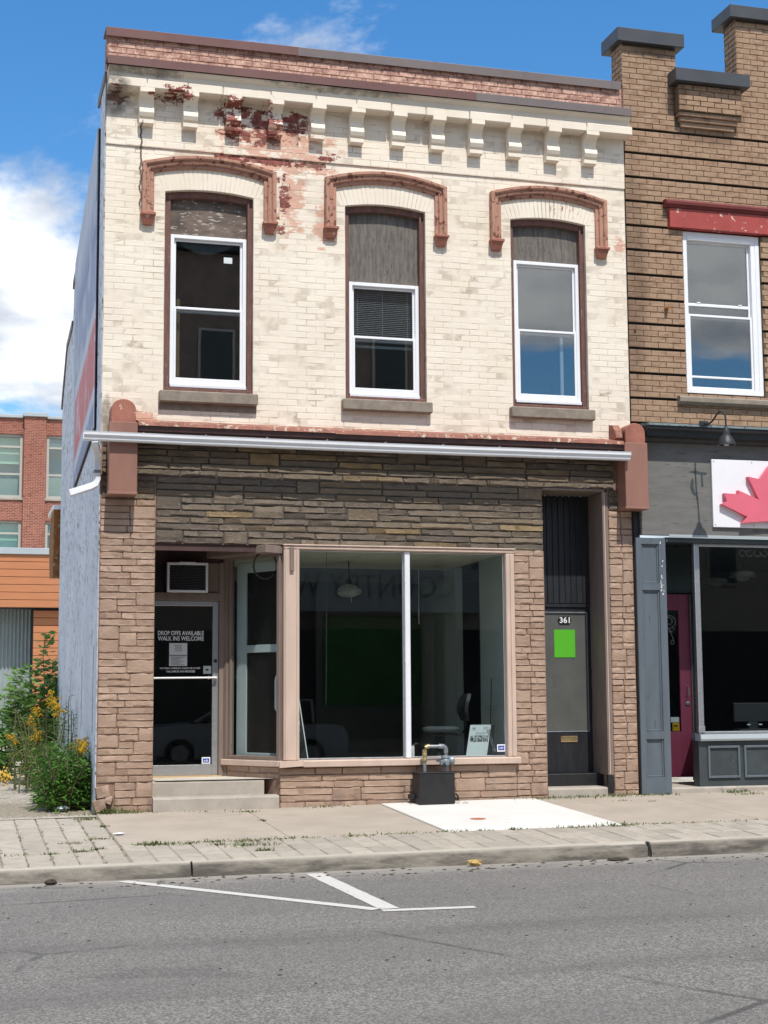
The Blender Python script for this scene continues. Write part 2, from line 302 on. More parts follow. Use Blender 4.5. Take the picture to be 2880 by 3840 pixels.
def asphalt(g):
    v = g.n('ShaderNodeTexVoronoi'); g.put(v.inputs['Vector'], g.P); v.inputs['Scale'].default_value = 85
    spk = g.mr(v.outputs['Color'], .2, .9)
    c = g.mix(spk, srgb('#5b5956'), srgb('#8c8882'))
    c = g.mix(g.mr(g.noise(150, 3, .6), .62, .72), c, srgb('#a5a19a'))
    c = g.mix(g.mr(g.noise(60, 3, .6, g.vec((1, 1, 1), (3, 1, 2))), .64, .72, 0, .8), c, srgb('#3c3b3c'))
    c = g.mix(g.mr(g.noise(.5, 5, .6, g.vec((.5, 1.4, 1))), .38, .66, 0, .35), c, srgb('#5d5b5a'))
    sp = g.n('ShaderNodeSeparateXYZ'); g.put(sp.inputs[0], g.P)
    dust = g.math('MAXIMUM', g.math('MULTIPLY', g.mr(sp.outputs[1], -4.75, -4.05), g.mr(g.noise(2.6, 6, .65, g.vec((.6, 2.2, 1))), .30, .62)), g.math('MULTIPLY', g.mr(sp.outputs[1], -4.22, -4.10), g.mr(g.noise(3.2, 6, .65, g.vec((.5, 2, 1), (1, 5, 0))), .25, .5)))
    c = g.mix(g.math('MULTIPLY', dust, .75), c, srgb('#9c968d'))
    ty = g.math('ABSOLUTE', g.math('SUBTRACT', g.math('ABSOLUTE', g.math('SUBTRACT', sp.outputs[1], -8.6)), .8))      # worn wheel paths of the near lane
    c = g.mix(g.math('MULTIPLY', g.mr(ty, .05, .42, 1, 0), g.mr(g.noise(1.2, 6, .65, g.vec((.25, 1.5, 1))), .35, .65, .1, .5)), c, srgb('#4f4d4b'))
    wv = g.n('ShaderNodeTexVoronoi', feature='DISTANCE_TO_EDGE'); g.put(wv.inputs['Vector'], g.mix(.22, g.P, g.n('ShaderNodeTexNoise').outputs['Color'])); wv.inputs['Scale'].default_value = .32
    c = g.mix(g.math('MULTIPLY', g.mr(wv.outputs['Distance'], .003, .009, 1, 0), g.mr(g.noise(.8, 4, .6), .45, .6, 0, .7)), c, srgb('#3a3938'))
    c = g.mix(g.mr(g.noise(.9, 4, .5, g.vec((.4, 1, 1), (2, 6, 0))), .62, .70, 0, .35), c, srgb('#454342'))
    spots = g.mr(g.noise(4.2, 6, .7, g.vec((.7, 1.2, 1), (8, 1, 1))), .70, .74, 0, .55)
    c = g.mix(spots, c, srgb('#403f3f'))
    return g.done(c, .82, 0, g.bump(g.noise(120, 3, .6), .6, .01), .35)
MAT['asphalt'] = grad_mat('grey_asphalt', asphalt)
def kerb_mat(g):
    sp = g.n('ShaderNodeSeparateXYZ'); g.put(sp.inputs[0], g.P)
    face = g.mr(sp.outputs[1], -3.93, -3.955)
    c = g.mix(g.mr(g.noise(3, 6, .65), .3, .7), srgb('#a59e92'), srgb('#b1aa9d'))
    scuff = g.mr(g.noise(2.6, 8, .7, g.vec((.5, 1, 2.2))), .36, .62)
    c = g.mix(g.math('MULTIPLY', face, g.mr(scuff, 0, 1, .45, .95, False)), c, srgb('#4c4843'))
    return g.done(c, .9, 0, g.bump(g.noise(50, 7, .65), .6, .012), .3)
MAT['kerb'] = grad_mat('scuffed_kerb_concrete', kerb_mat)
def paver_mat(g):
    oi = g.n('ShaderNodeObjectInfo').outputs['Random']
    c = g.mix(oi, srgb('#9d9589'), srgb('#aea598'))
    c = g.mix(g.mr(g.noise(7, 7, .65), .4, .72, 0, .5), c, srgb('#857d72'))
    return g.done(c, .9, 0, g.bump(g.noise(70, 6, .6), .5, .008), .3)
MAT['paver'] = grad_mat('concrete_paver', paver_mat)
def lot_mat(g):
    c = g.mix(g.mr(g.noise(1.1, 8, .68, g.vec((1, .5, 1))), .3, .7), srgb('#8f8779'), srgb('#bcb4a6'))
    v = g.n('ShaderNodeTexVoronoi'); g.put(v.inputs['Vector'], g.P); v.inputs['Scale'].default_value = 38
    c = g.mix(g.mr(v.outputs['Color'], .3, .9, 0, .35), c, srgb('#d1cabd'))
    c = g.mix(g.mr(g.noise(1.7, 8, .7, g.vec((1, .35, 1), (4, 4, 0))), .55, .66, 0, .65), c, srgb('#6d6456'))
    c = g.mix(g.mr(g.noise(.8, 6, .6, g.vec((1, .4, 1), (9, 2, 0))), .62, .70, 0, .5), c, srgb('#7d8150'))
    return g.done(c, .95, 0, g.bump(g.noise(45, 6, .7), .8, .03), .2)
MAT['lot'] = grad_mat('gravelly_concrete_lot', lot_mat)
def roadline(g):
    worn = g.mr(g.noise(22, 10, .75), .54, .68)
    c = g.mix(worn, srgb('#c3c1bb'), srgb('#86837f'))
    return g.done(c, .7, 0, g.bump(g.noise(120, 3, .6), .5, .008), .3)
MAT['roadline'] = grad_mat('worn_white_road_paint', roadline)
def far_brick(g):
    b = g.n('ShaderNodeTexBrick'); v = g.n('ShaderNodeMapping'); v.inputs['Rotation'].default_value = (R(90), 0, 0); g.put(v.inputs[0], g.P); g.put(b.inputs['Vector'], v.outputs[0])
    b.inputs['Scale'].default_value = 1; b.inputs['Brick Width'].default_value = .23; b.inputs['Row Height'].default_value = .078; b.inputs['Mortar Size'].default_value = .007
    b.inputs['Color1'].default_value = srgb('#7e4838'); b.inputs['Color2'].default_value = srgb('#95594a'); b.inputs['Mortar'].default_value = srgb('#b89c8c'); b.inputs['Bias'].default_value = 0
    c = g.mix(g.mr(g.noise(6, 5, .7, g.vec((.8, 1, 3))), .55, .62, 0, .7), b.outputs['Color'], srgb('#5c3530'))
    c = g.mix(g.mr(g.noise(.35, 5, .6), .4, .7, 0, .3), c, srgb('#7d4a3d'))
    return g.done(c, .85, 0, g.bump(b.outputs['Fac'], -.4, .02), .3)
MAT['farbrick'] = grad_mat('red_brickwork', far_brick)
def leafmat(name, a, b, c):
    g = NM(name); oi = g.noise(14, 4, .7)
    col = g.mix(g.mr(oi, .3, .7), srgb(a), srgb(b)); col = g.mix(g.mr(g.noise(5, 3, .5, g.vec((1, 1, 1), (4, 8, 1))), .5, .7, 0, .7), col, srgb(c))
    d = g.n('ShaderNodeBsdfPrincipled'); g.put(d.inputs['Base Color'], col); d.inputs['Roughness'].default_value = .55
    t = g.n('ShaderNodeBsdfTranslucent'); g.put(t.inputs[0], col)
    mxs = g.n('ShaderNodeMixShader'); mxs.inputs[0].default_value = .3; g.t.links.new(d.outputs[0], mxs.inputs[1]); g.t.links.new(t.outputs[0], mxs.inputs[2]); g.t.links.new(mxs.outputs[0], g.out.inputs[0])
    return g.mat
MAT['leaf_a'] = leafmat('green_leaf', '#426b28', '#5d8f38', '#78a344'); MAT['leaf_b'] = leafmat('pale_broad_leaf', '#567a3a', '#7ba356', '#95b06a')
MAT['leaf_c'] = leafmat('yellow_green_leaf', '#5f6c2c', '#7d8838', '#6a6f32'); MAT['gold'] = leafmat('goldenrod_flower', '#b99218', '#d8b22c', '#c79c1c')
MAT['weed'] = leafmat('weed_blade', '#4b5a2c', '#68763c', '#7b7a4a'); MAT['stem'] = plain('green_brown_stem', '#5b5a3a', .8, .2, 20, .2, 40)
def glass(name, tint, gain, rough=0.0):
    g = NM(name)
    bf = g.n('ShaderNodeNewGeometry').outputs['Backfacing']; fr = g.n('ShaderNodeFresnel'); g.put(fr.inputs[0], g.mr(bf, 0, 1, 1.5, 1/1.5, False))   # thin sheet: same reflectance from both sides
    f = g.math('MULTIPLY', fr.outputs[0], gain)
    tr = g.n('ShaderNodeBsdfTransparent'); tr.inputs[0].default_value = tint
    gl = g.n('ShaderNodeBsdfGlossy'); gl.inputs['Roughness'].default_value = rough
    nz = g.bump(g.noise(.9, 2, .5), .02, .02); g.put(gl.inputs['Normal'], nz)
    mxs = g.n('ShaderNodeMixShader'); g.put(mxs.inputs[0], f); g.t.links.new(tr.outputs[0], mxs.inputs[1]); g.t.links.new(gl.outputs[0], mxs.inputs[2]); g.t.links.new(mxs.outputs[0], g.out.inputs[0])
    return g.mat
MAT['glass'] = glass('shop_glass', (.86, .9, .9, 1), 1.0)
MAT['glass_up'] = glass('double_glazing', (.80, .84, .85, 1), 4.2)
MAT['glass_side'] = glass('thin_side_glass', (.9, .93, .93, 1), .35)
MAT['glass_far'] = glass('far_glazing', (.85, .92, .9, 1), 2.4)

# ------------------------------------------------------------------ mesh helpers
class MB:
    def __init__(s): s.v = []; s.f = []
    def add(s, vs, fs):
        o = len(s.v); s.v += [tuple(p) for p in vs]; s.f += [tuple(i+o for i in f) for f in fs]; return s
    def box(s, x0, x1, y0, y1, z0, z1):
        return s.add([(x0,y0,z0),(x1,y0,z0),(x1,y1,z0),(x0,y1,z0),(x0,y0,z1),(x1,y0,z1),(x1,y1,z1),(x0,y1,z1)],
                     [(3,2,1,0),(4,5,6,7),(0,1,5,4),(1,2,6,5),(2,3,7,6),(3,0,4,7)])
    def cbox(s, x0, x1, y0, y1, z0, z1, c=.006):
        """box with chamfered edges"""
        c = min(c, (x1-x0)*.45, (y1-y0)*.45, (z1-z0)*.45)
        X, Y, Z = (x0, x1), (y0, y1), (z0, z1); pts = []; idx = {}
        for i in (0,1):
            for j in (0,1):
                for k in (0,1):
                    sx, sy, sz = (1-2*i)*c, (1-2*j)*c, (1-2*k)*c
                    for a, p in enumerate(((X[i], Y[j]+sy, Z[k]+sz), (X[i]+sx, Y[j], Z[k]+sz), (X[i]+sx, Y[j]+sy, Z[k]))):
                        idx[i,j,k,a] = len(pts); pts.append(p)
        F = []
        for i in (0,1):
            q = [idx[i,j,k,0] for j,k in ((0,0),(1,0),(1,1),(0,1))]; F.append(q if i else q[::-1])
            q = [idx[j,i,k,1] for j,k in ((0,0),(1,0),(1,1),(0,1))]; F.append(q[::-1] if i else q)
            q = [idx[j,k,i,2] for j,k in ((0,0),(1,0),(1,1),(0,1))]; F.append(q if i else q[::-1])
        for k in (0,1):
            for a in (0,1):
                F.append([idx[a,k,0,0], idx[a,k,0,1], idx[a,k,1,1], idx[a,k,1,0]])
                F.append([idx[a,0,k,0], idx[a,0,k,2], idx[a,1,k,2], idx[a,1,k,0]])
                F.append([idx[0,a,k,1], idx[0,a,k,2], idx[1,a,k,2], idx[1,a,k,1]])
        for i in (0,1):
            for j in (0,1):
                for k in (0,1): F.append([idx[i,j,k,0], idx[i,j,k,1], idx[i,j,k,2]])
        return s.add(pts, F)
    def prism_y(s, poly, y0, y1):
        """polygon in xz (seen from -y counter-clockwise) extruded along y"""
        n = len(poly); vs = [(x, y0, z) for x, z in poly] + [(x, y1, z) for x, z in poly]
        return s.add(vs, [tuple(range(n)), tuple(range(2*n-1, n-1, -1))] + [(i, i+n, (i+1) % n + n, (i+1) % n) for i in range(n)])
    def prism_x(s, poly, x0, x1):
        """polygon in yz extruded along x"""
        n = len(poly); vs = [(x0, y, z) for y, z in poly] + [(x1, y, z) for y, z in poly]
        return s.add(vs, [tuple(range(n-1, -1, -1)), tuple(range(n, 2*n))] + [(i, (i+1) % n, (i+1) % n + n, i+n) for i in range(n)])
    def prism_z(s, poly, z0, z1):
        n = len(poly); vs = [(x, y, z0) for x, y in poly] + [(x, y, z1) for x, y in poly]
        return s.add(vs, [tuple(range(n-1, -1, -1)), tuple(range(n, 2*n))] + [(i, (i+1) % n, (i+1) % n + n, i+n) for i in range(n)])
    def tube(s, pts, r, n=8, cap=True):
        pts = [Vector(p) for p in pts]; rr = r if isinstance(r, (list, tuple)) else [r]*len(pts); rings = []
        for i, p in enumerate(pts):
            d = (pts[min(i+1, len(pts)-1)] - pts[max(i-1, 0)]).normalized()
            a = d.cross(Vector((0,0,1)) if abs(d.z) < .9 else Vector((1,0,0))).normalized(); b = d.cross(a)
            rings.append([p + (a*math.cos(t) + b*math.sin(t))*rr[i] for t in [2*math.pi*k/n for k in range(n)]])
        vs = [v for g in rings for v in g]; F = []
        for i in range(len(pts)-1):
            for k in range(n): F.append((i*n+k, i*n+(k+1) % n, (i+1)*n+(k+1) % n, (i+1)*n+k))
        if cap: F += [tuple(range(n-1, -1, -1)), tuple(range((len(pts)-1)*n, len(pts)*n))]
        return s.add(vs, F)
    def lathe(s, prof, c, axis='z', n=16):
        """profile (r, h) turned about an axis through c"""
        vs = []; F = []
        for r, h in prof:
            for k in range(n):
                t = 2*math.pi*k/n; a, b = r*math.cos(t), r*math.sin(t)
                vs.append({'z': (c[0]+a, c[1]+b, c[2]+h), 'y': (c[0]+a, c[1]+h, c[2]+b), 'x': (c[0]+h, c[1]+a, c[2]+b)}[axis])
        for i in range(len(prof)-1):
            for k in range(n): F.append((i*n+k, i*n+(k+1) % n, (i+1)*n+(k+1) % n, (i+1)*n+k))
        F += [tuple(range(n-1, -1, -1)), tuple(range((len(prof)-1)*n, len(prof)*n))]
        return s.add(vs, F)
    def quad(s, *p): return s.add(p, [tuple(range(len(p)))])
    def mesh(s, name, mat, smooth=False):
        me = bpy.data.meshes.new(name); me.from_pydata(s.v, [], s.f); me.update()
        if mat: me.materials.append(MAT[mat])
        if smooth:
            me.shade_smooth()
            try: me.set_sharp_from_angle(angle=R(38))
            except Exception: pass
        return me
    def build(s, name, mat, parent=None, smooth=False, **tags): return link(s.mesh(name, mat, smooth), name, parent, **tags)

BASE = {}
def tagged(o, label=None, cat=None, group=None, kind=None):
    if label: o['label'] = label
    if cat: o['category'] = cat
    if group: o['group'] = group
    if kind: o['kind'] = kind
    return o
def link(me, name, parent=None, loc=(0,0,0), scale=None, rot=None, **tags):
    o = bpy.data.objects.new(name, me); COL.objects.link(o); l = Vector(loc)
    if parent is not None:
        o.parent = parent
        if parent.name in BASE: l = l - BASE[parent.name]
    o.location = l
    if scale: o.scale = scale
    if rot: o.rotation_euler = rot
    return tagged(o, **tags)
def thing(name, label, cat, loc, group=None):
    o = bpy.data.objects.new(name, None); COL.objects.link(o); o.location = loc; o.empty_display_size = .2
    BASE[o.name] = Vector(loc); return tagged(o, label, cat, group)
def text(s, name, mat, parent, cx, y, cz, w, h, rot=(R(90), 0, 0), extrude=.001, bold=0.0, shear=0):
    """block lettering fitted into w x h, centred, standing in the xz plane"""
    cu = bpy.data.curves.new(name, 'FONT'); cu.body = s; cu.extrude = extrude; cu.offset = bold; cu.align_x = 'CENTER'; cu.align_y = 'CENTER'; cu.shear = shear
    cu.resolution_u = 3; cu.space_line = .9
    tmp = bpy.data.objects.new('tmp_text', cu); COL.objects.link(tmp); bpy.context.view_layer.update()
    me = bpy.data.meshes.new_from_object(tmp.evaluated_get(bpy.context.evaluated_depsgraph_get())); bpy.data.objects.remove(tmp); bpy.data.curves.remove(cu)
    xs = [v.co.x for v in me.vertices]; ys = [v.co.y for v in me.vertices]
    kx, ky = w/(max(xs)-min(xs)), h/(max(ys)-min(ys)); ox, oy = (max(xs)+min(xs))/2, (max(ys)+min(ys))/2
    for v in me.vertices: v.co = ((v.co.x-ox)*kx, (v.co.y-oy)*ky, v.co.z)
    me.materials.clear(); me.materials.append(MAT[mat])
    return link(me, name, parent, (cx, y, cz), rot=rot)

# ------------------------------------------------------------------ ground, road, sidewalk
def zs(x, y): return -.03 + .0088*max(-4, min(16, x)) + .045*y            # sidewalk surface
def zr(x): return -.335 + .0055*max(-40, min(40, x))                      # road surface
KY = -3.95                                                                # face of the kerb
MB().quad((-900, -900, -1.6), (900, -900, -1.6), (900, 900, -1.6), (-900, 900, -1.6)).build('ground', 'lot', kind='structure')
MB().add([(x, y, zr(x)) for x in (-40, 40) for y in (-17.0, KY+.06)], [(0, 2, 3, 1)]).build('road', 'asphalt', kind='structure')
lot = MB(); NX, NY = 26, 40
xs = [-26 + 27.65*i/NX for i in range(NX+1)]; ys = [-.28 + 60*(j/NY)**1.8 for j in range(NY+1)]
lot.add([(x, y, zs(x, 0) - .012 + .025*(mnoise.noise(Vector((x*1.3, y*.9, 2))) if y > .2 else 0)) for y in ys for x in xs],
        [(j*(NX+1)+i, j*(NX+1)+i+1, (j+1)*(NX+1)+i+1, (j+1)*(NX+1)+i) for j in range(NY) for i in range(NX)])
lot.build('lot_ground', 'lot', kind='structure', smooth=True)
walk = MB().add([(x, y, zs(x, y)-.010) for x in (-26, -4, 16, 26) for y in (KY+.05, 1.4)], [(0, 2, 3, 1), (2, 4, 5, 3), (4, 6, 7, 5)]).build('sidewalk', 'bedding', kind='structure')
def slab(x0, x1, y0, y1, name, mat, c=.006, lift=0, parent=None):
    p = [(x0, y0), (x1, y0), (x1, y1), (x0, y1)]; q = [(x0+c, y0+c), (x1-c, y0+c), (x1-c, y1-c), (x0+c, y1-c)]
    b = MB(); vs = [(x, y, zs(x, y)-.05) for x, y in p] + [(x, y, zs(x, y)-c+lift) for x, y in p] + [(x, y, zs(x, y)+lift) for x, y in q]
    b.add(vs, [(8, 9, 10, 11)] + [(i, (i+1) % 4, (i+1) % 4+4, i+4) for i in range(4)] + [(i+4, (i+1) % 4+4, (i+1) % 4+8, i+8) for i in range(4)])
    return b.build(name, mat, parent or walk)
PS = -2.66
for x0, x1 in ((1.655, 3.375), (3.39, 5.055), (7.055, 8.69), (8.70, 10.35), (10.36, 12.1), (12.11, 14.0)): slab(x0, x1, PS, -.02 if x0 > 3 and x0 < 8.6 else .0, 'slab', 'sidewalk', .008, random.uniform(-.003, .004))
slab(5.07, 7.045, PS-.01, -.02, 'slab', 'newslab', .008, .008)['label'] = 'fresh white concrete slab in front of the shop window'
# pavers along the kerb and in front of the lot
y0 = PS-.012
for r in range(3):
    yb, yt = y0-(r+1)*.395, y0-r*.395-.012; x = 1.66
    while x < 14: slab(x, x+.221, yb, yt, 'paver', 'paver', .008, random.uniform(-.006, .004)); x += .229
for i in range(17):
    x = 1.64 - (i+1)*.229
    for r, (ya, yb) in enumerate(((-.33, -1.05), (-1.05, -2.02), (-2.02, -3.1), (-3.1, -3.84))): slab(x, x+.221, yb+.004, ya-.004, 'paver', 'paver', .008, random.uniform(-.008, .004))
kerb = thing('kerb', None, None, (0, KY, -.3)); kerb['kind'] = 'structure'
def kerb_piece(x0, x1, chip=False):
    b = MB(); N = max(2, int((x1-x0)/.25)); prof = [(.14, -.35), (-.035, -.35), (-.03, 0.06), (0, .125), (.012, .152), (.04, .160), (.135, .160)]
    for i in range(N+1):
        x = x0+(x1-x0)*i/N; t = zs(x, KY); k = zr(x)
        for j, (dy, h) in enumerate(prof):
            jit = .006*mnoise.noise(Vector((x*3, j*2.1, 1)))
            if chip and i >= N-1 and j in (3, 4): jit -= .03
            b.v.append((x, KY+dy+jit, (k-.2) if h < -.1 else (k + (t-k)*(h/.16) + (jit if h > .1 else 0))))
    n = len(prof)
    b.f = [(i*n+j, i*n+j+1, (i+1)*n+j+1, (i+1)*n+j)[::-1] for i in range(N) for j in range(n-1)] + [tuple(range(n)), tuple(range(N*n+n-1, N*n-1, -1))]
    b.build('kerb_stone', 'kerb', kerb, smooth=True)
for a, b_, c_ in ((-9, -3.2, 0), (-3.19, 2.165, 0), (2.185, 6.73, 1), (6.775, 11.2, 0), (11.215, 16, 0)): kerb_piece(a, b_, c_)
# parking marks
mark = thing('parking_marking', None, None, (3.3, -6.6, zr(3.3))); mark['kind'] = 'structure'
def stripe(p, q, w, name='painted_line'):
    d = (Vector(q)-Vector(p)).normalized(); n = Vector((-d.y, d.x))*w/2
    N = 24; b = MB()
    for i in range(N+1):
        c = Vector(p).lerp(Vector(q), i/N)
        for sgn in (1, -1):
            e = c + n*sgn*(1 + .10*mnoise.noise(Vector((c.x*9, c.y*9, sgn*4)))); b.v.append((e.x, e.y, zr(e.x)+.004))
    b.f = [(2*i+1, 2*i+3, 2*i+2, 2*i) for i in range(N)]; b.build(name, 'roadline', mark)
stripe((3.285, -4.14), (3.30, -6.66), .16); stripe((1.53, -4.09), (3.2, -6.66), .12); stripe((3.22, -6.74), (3.95, -6.80), .11)
tagged(MB().lathe([(.09, -.02), (.09, .004), (.075, .007)], (5.70, -1.79, zs(5.7, -1.79)+.008), n=20).build('valve_cover', 'rustiron'), 'small round rusty valve cover set in the white slab', 'cover')

# ------------------------------------------------------------------ brickwork tools
def brick_var(seed, c=.0035, depth=.03):
    rr = random.Random(seed); b = MB(); e = lambda k: rr.uniform(-k, k)
    p = [(-.5, -.5), (.5, -.5), (.5, .5), (-.5, .5)]
    fr = [(x*(1-.035)+e(.008), e(.0009), z*(1-.11)+e(.022)) for x, z in p]; md = [(x+e(.004), .0035, z+e(.012)) for x, z in p]; bk = [(x, depth, z) for x, z in p]
    b.add(fr+md+bk, [(0,1,2,3)] + [(i+4, (i+1) % 4+4, (i+1) % 4, i) for i in range(4)] + [(i+8, (i+1) % 4+8, (i+1) % 4+4, i+4) for i in range(4)])
    return b
BRV = [brick_var(i) for i in range(8)]
_bm = {}
def brick_mesh(mat, k):
    if (mat, k) not in _bm: _bm[mat, k] = BRV[k].mesh('brick', mat)
    return _bm[mat, k]
def lay_course(x0, x1, z0, z1, L, odd, holes, minlen=.05):
    """bricks of one course between x0 and x1, cut at holes (list of (xa, xb))"""
    out = []; spans = [(x0, x1)]
    for a, b in holes:
        ns = []
        for s, e in spans:
            if b <= s or a >= e: ns.append((s, e)); continue
            if a > s: ns.append((s, a))
            if b < e: ns.append((b, e))
        spans = ns
    for s, e in spans:
        k = math.floor((s-x0)/L)-1; x = x0 + k*L + (L/2 if odd else 0)
        while x < e:
            a, b = max(x, s), min(x+L, e)
            if b-a > minlen: out.append((a, b, z0, z1))
            elif b-a > .005 and out and abs(out[-1][1]-a) < .001 and out[-1][2] == z0: out[-1] = (out[-1][0], b, z0, z1)
            x += L
    return out
def place_bricks(rects, mat, parent, name, y, joint=.009, most=300, yj=.0015, rest_name=None):
    rects = sorted(rects, key=lambda r: (Vector(((r[0]+r[1])/2, 0, (r[2]+r[3])/2))-CAMP).length)
    rest = MB()
    for i, (a, b, c, d) in enumerate(rects):
        k = random.randrange(8); cx, cz, w, h = (a+b)/2, (c+d)/2, b-a-joint, d-c-joint*.9
        yy = (y(cx, cz) if callable(y) else y) + random.uniform(-yj, yj); sg = 1 if random.random() < .5 else 1
        if i < most: link(brick_mesh(mat, k), name, parent, (cx, yy, cz), scale=(w*sg, 1, h))
        else: rest.add([(cx+v[0]*w, yy+v[1], cz+v[2]*h) for v in BRV[k].v], BRV[k].f)
    if rest.v: rest.build(rest_name or name+'work', mat, parent, kind='stuff')

# ------------------------------------------------------------------ the cream painted brick building
B = thing('brick_shop_building', 'two-storey cream painted brick shop with peeling paint and brown stone storefront', 'building', (5.07, 0, 0))
XL, XR = 1.65, 8.495
WIN = [dict(x0=2.378, x1=3.477, ux0=2.462, ux1=3.405, uz0=5.10, uz1=6.97, mz=6.03), dict(x0=4.65, x1=5.71, ux0=4.72, ux1=5.638, uz0=5.083, uz1=6.523, mz=5.795),
       dict(x0=6.87, x1=7.92, ux0=6.935, ux1=7.845, uz0=5.11, uz1=6.957, mz=6.01)]
WZ0, WSP, WCR = 5.0, 7.472, 7.523          # opening: bottom, springing, crown
def arc_z(w, x, zsp, rise, x0=None, x1=None):
    x0 = w['x0'] if x0 is None else x0; x1 = w['x1'] if x1 is None else x1
    t = (x-(x0+x1)/2)/((x1-x0)/2); return zsp + rise*(1-min(1, t*t))
# core walls behind the brick faces (mortar plane 4 mm back)
core = MB(); yb, yt = .0010, .30
cols = [XL] + [v for w in WIN for v in (w['x0'], w['x1'])] + [XR]
for i in range(0, len(cols), 2): core.box(cols[i], cols[i+1], yb, yt, 4.36, 8.015)
for w in WIN:
    core.box(w['x0'], w['x1'], yb, yt, 4.36, WZ0-.12)
    N = 10; xs = [w['x0']+(w['x1']-w['x0'])*i/N for i in range(N+1)]
    core.prism_y([(xs[0], 8.015)] + [(x, arc_z(w, x, WSP, WCR-WSP)+.01) for x in xs] + [(xs[-1], 8.015)], yb, yt)
core.box(XL, XR, -.0188, yt, 8.016, 8.95)
core.build('wall_core', 'cream_mortar', B)
cb = MB(); cb.box(XL, XR, .0, .30, 8.951, 9.41); cb.build('parapet_core', 'pink_mortar', B)
CH = .0785; HOODIN = 7.69
rects = []
def whole_course(z, ch, odd):
    holes = []
    for w in WIN:
        zm = z+ch/2
        if zm > WZ0-.13 and zm < WSP: holes.append((w['x0'], w['x1']) if zm > WZ0 else (w['x0']-.06, w['x1']+.05))
        elif WSP <= zm < 7.79:      # the arch ring and, above it, the hood
            half = (w['x1']-w['x0'])/2+.10
            if zm < HOODIN-.02: holes.append((w['x0']-.07, w['x1']+.07))
            else:
                t = max(0, 1-(zm-HOODIN)/.10); hw = half*math.sqrt(t) if t > 0 else 0
                if hw > .05: cx = (w['x0']+w['x1'])/2; holes.append((cx-hw, cx+hw))
    return holes
z = 4.56; odd = 0
while z + CH < 8.02:
    rects += lay_course(XL, XR, z, z+CH, .238, odd, whole_course(z, CH, odd)); z += CH; odd ^= 1
place_bricks(rects, 'cream', B, 'brick', 0, joint=.0075, most=300, rest_name='upper_brickwork')
rects = []; z = 8.018; odd = 0
while z < 8.70: rects += lay_course(XL, XR, z, min(z+CH, 8.72), .238, odd, []); z += CH; odd ^= 1
place_bricks(rects, 'cream', B, 'frieze_brick', -.02, joint=.0075, most=290, rest_name='frieze_brickwork')
rects = []; z = 9.03; odd = 0
for r in range(5): rects += lay_course(XL+.01, XR-.01, z, z+.0745, .225, odd, []); z += .0745; odd ^= 1
place_bricks(rects, 'pink', B, 'parapet_brick', -.006, joint=.011, most=300, yj=.003)
# arch bricks (voussoirs)
for w in WIN:
    n = 23; a, b_ = w['x0']-.065, w['x1']+.065; cx = (a+b_)/2
    for i in range(n):
        xa, xb = a+(b_-a)*i/n+.003, a+(b_-a)*(i+1)/n-.003
        fan = lambda x: x + (x-cx)*.17
        lo = lambda x: arc_z(w, x, WSP+.004, WCR-WSP) if w['x0'] <= x <= w['x1'] else WSP+.004
        hi = lambda x: 7.705 + .095*(1-((x-cx)/((b_-a)/2*1.17))**2)
        p = [(xa, lo(xa)), (xb, lo(xb)), (fan(xb)-.001, hi(fan(xb))), (fan(xa)+.001, hi(fan(xa)))]
        yj = random.uniform(-.002, .002); e = .004
        mb = MB(); cxx, czz = sum(q[0] for q in p)/4, sum(q[1] for q in p)/4
        inn = [(cxx+(x-cxx)*.88, czz+(zz-czz)*.97) for x, zz in p]
        mb.add([(x, -.001+yj, zz) for x, zz in inn] + [(x, e, zz) for x, zz in p] + [(x, .11, zz) for x, zz in p],
               [(0,1,2,3)] + [(k+4, (k+1) % 4+4, (k+1) % 4, k) for k in range(4)] + [(k+8, (k+1) % 4+8, (k+1) % 4+4, k+4) for k in range(4)])
        mb.build('arch_brick', 'cream', B)
# belt shadow course is the 2 cm step at 8.018; cornice shelf of long blocks
x = XL; rr = random.Random(4)
while x < XR-.05:
    x2 = min(XR+.04, x+rr.uniform(.42, .62)); x2 = XR+.04 if XR-x2 < .25 else x2
    MB().cbox(x+.002, x2-.003, -.225+rr.uniform(-.006, .006), .0, 8.685, 8.80, .01).build('cornice_block', 'cream', B); x = x2
def cornice_top():
    b = MB(); b.prism_x([(.0, 8.801), (-.20, 8.801), (-.205, 8.86), (-.26, 8.90), (-.27, 8.918), (0, 8.918)], XL, XR); return b
cornice_top().build('cornice_moulding', 'cream', B)
# coping: two lengths each, brown to the left, greyer to the right
for nm, y_, z0_, z1_, xm, xa, xb in (('coping', -.055, 9.375, 9.495, 4.03, XL-.02, XR-.03), ('cornice_flashing', -.30, 8.92, 9.032, 6.32, XL-.02, XR+.0)):
    for k, (p, q_) in enumerate(((xa, xm-.0015), (xm+.0015, xb))):
        dy = .004*k
        prof = [(y_+dy, z0_), (y_+dy, z1_-.012), (y_+.02, z1_), (.34 if nm == 'coping' else .0, z1_+(.02 if nm == 'coping' else .015)), (.34 if nm == 'coping' else 0, z1_-.01), (y_+.03, z1_-.025), (y_+.012+dy, z0_+.004)]
        o = MB().prism_x(prof[::-1], p, q_).build(nm, 'greyflash' if k else 'maroon', B)
        for xx in [p+.55+i*1.25 for i in range(int((q_-p)/1.25)+1)]:
            if xx < q_-.1: MB().cbox(xx, xx+.05, y_+dy-.003, y_+.01, z0_-.002, z1_-.008, .001).build('seam', 'greyflash' if k else 'maroon', o)
MB().box(XL-.03, XL+.0, -.02, .9, 8.80, 8.92).build('side_flashing', 'greyflash', B)
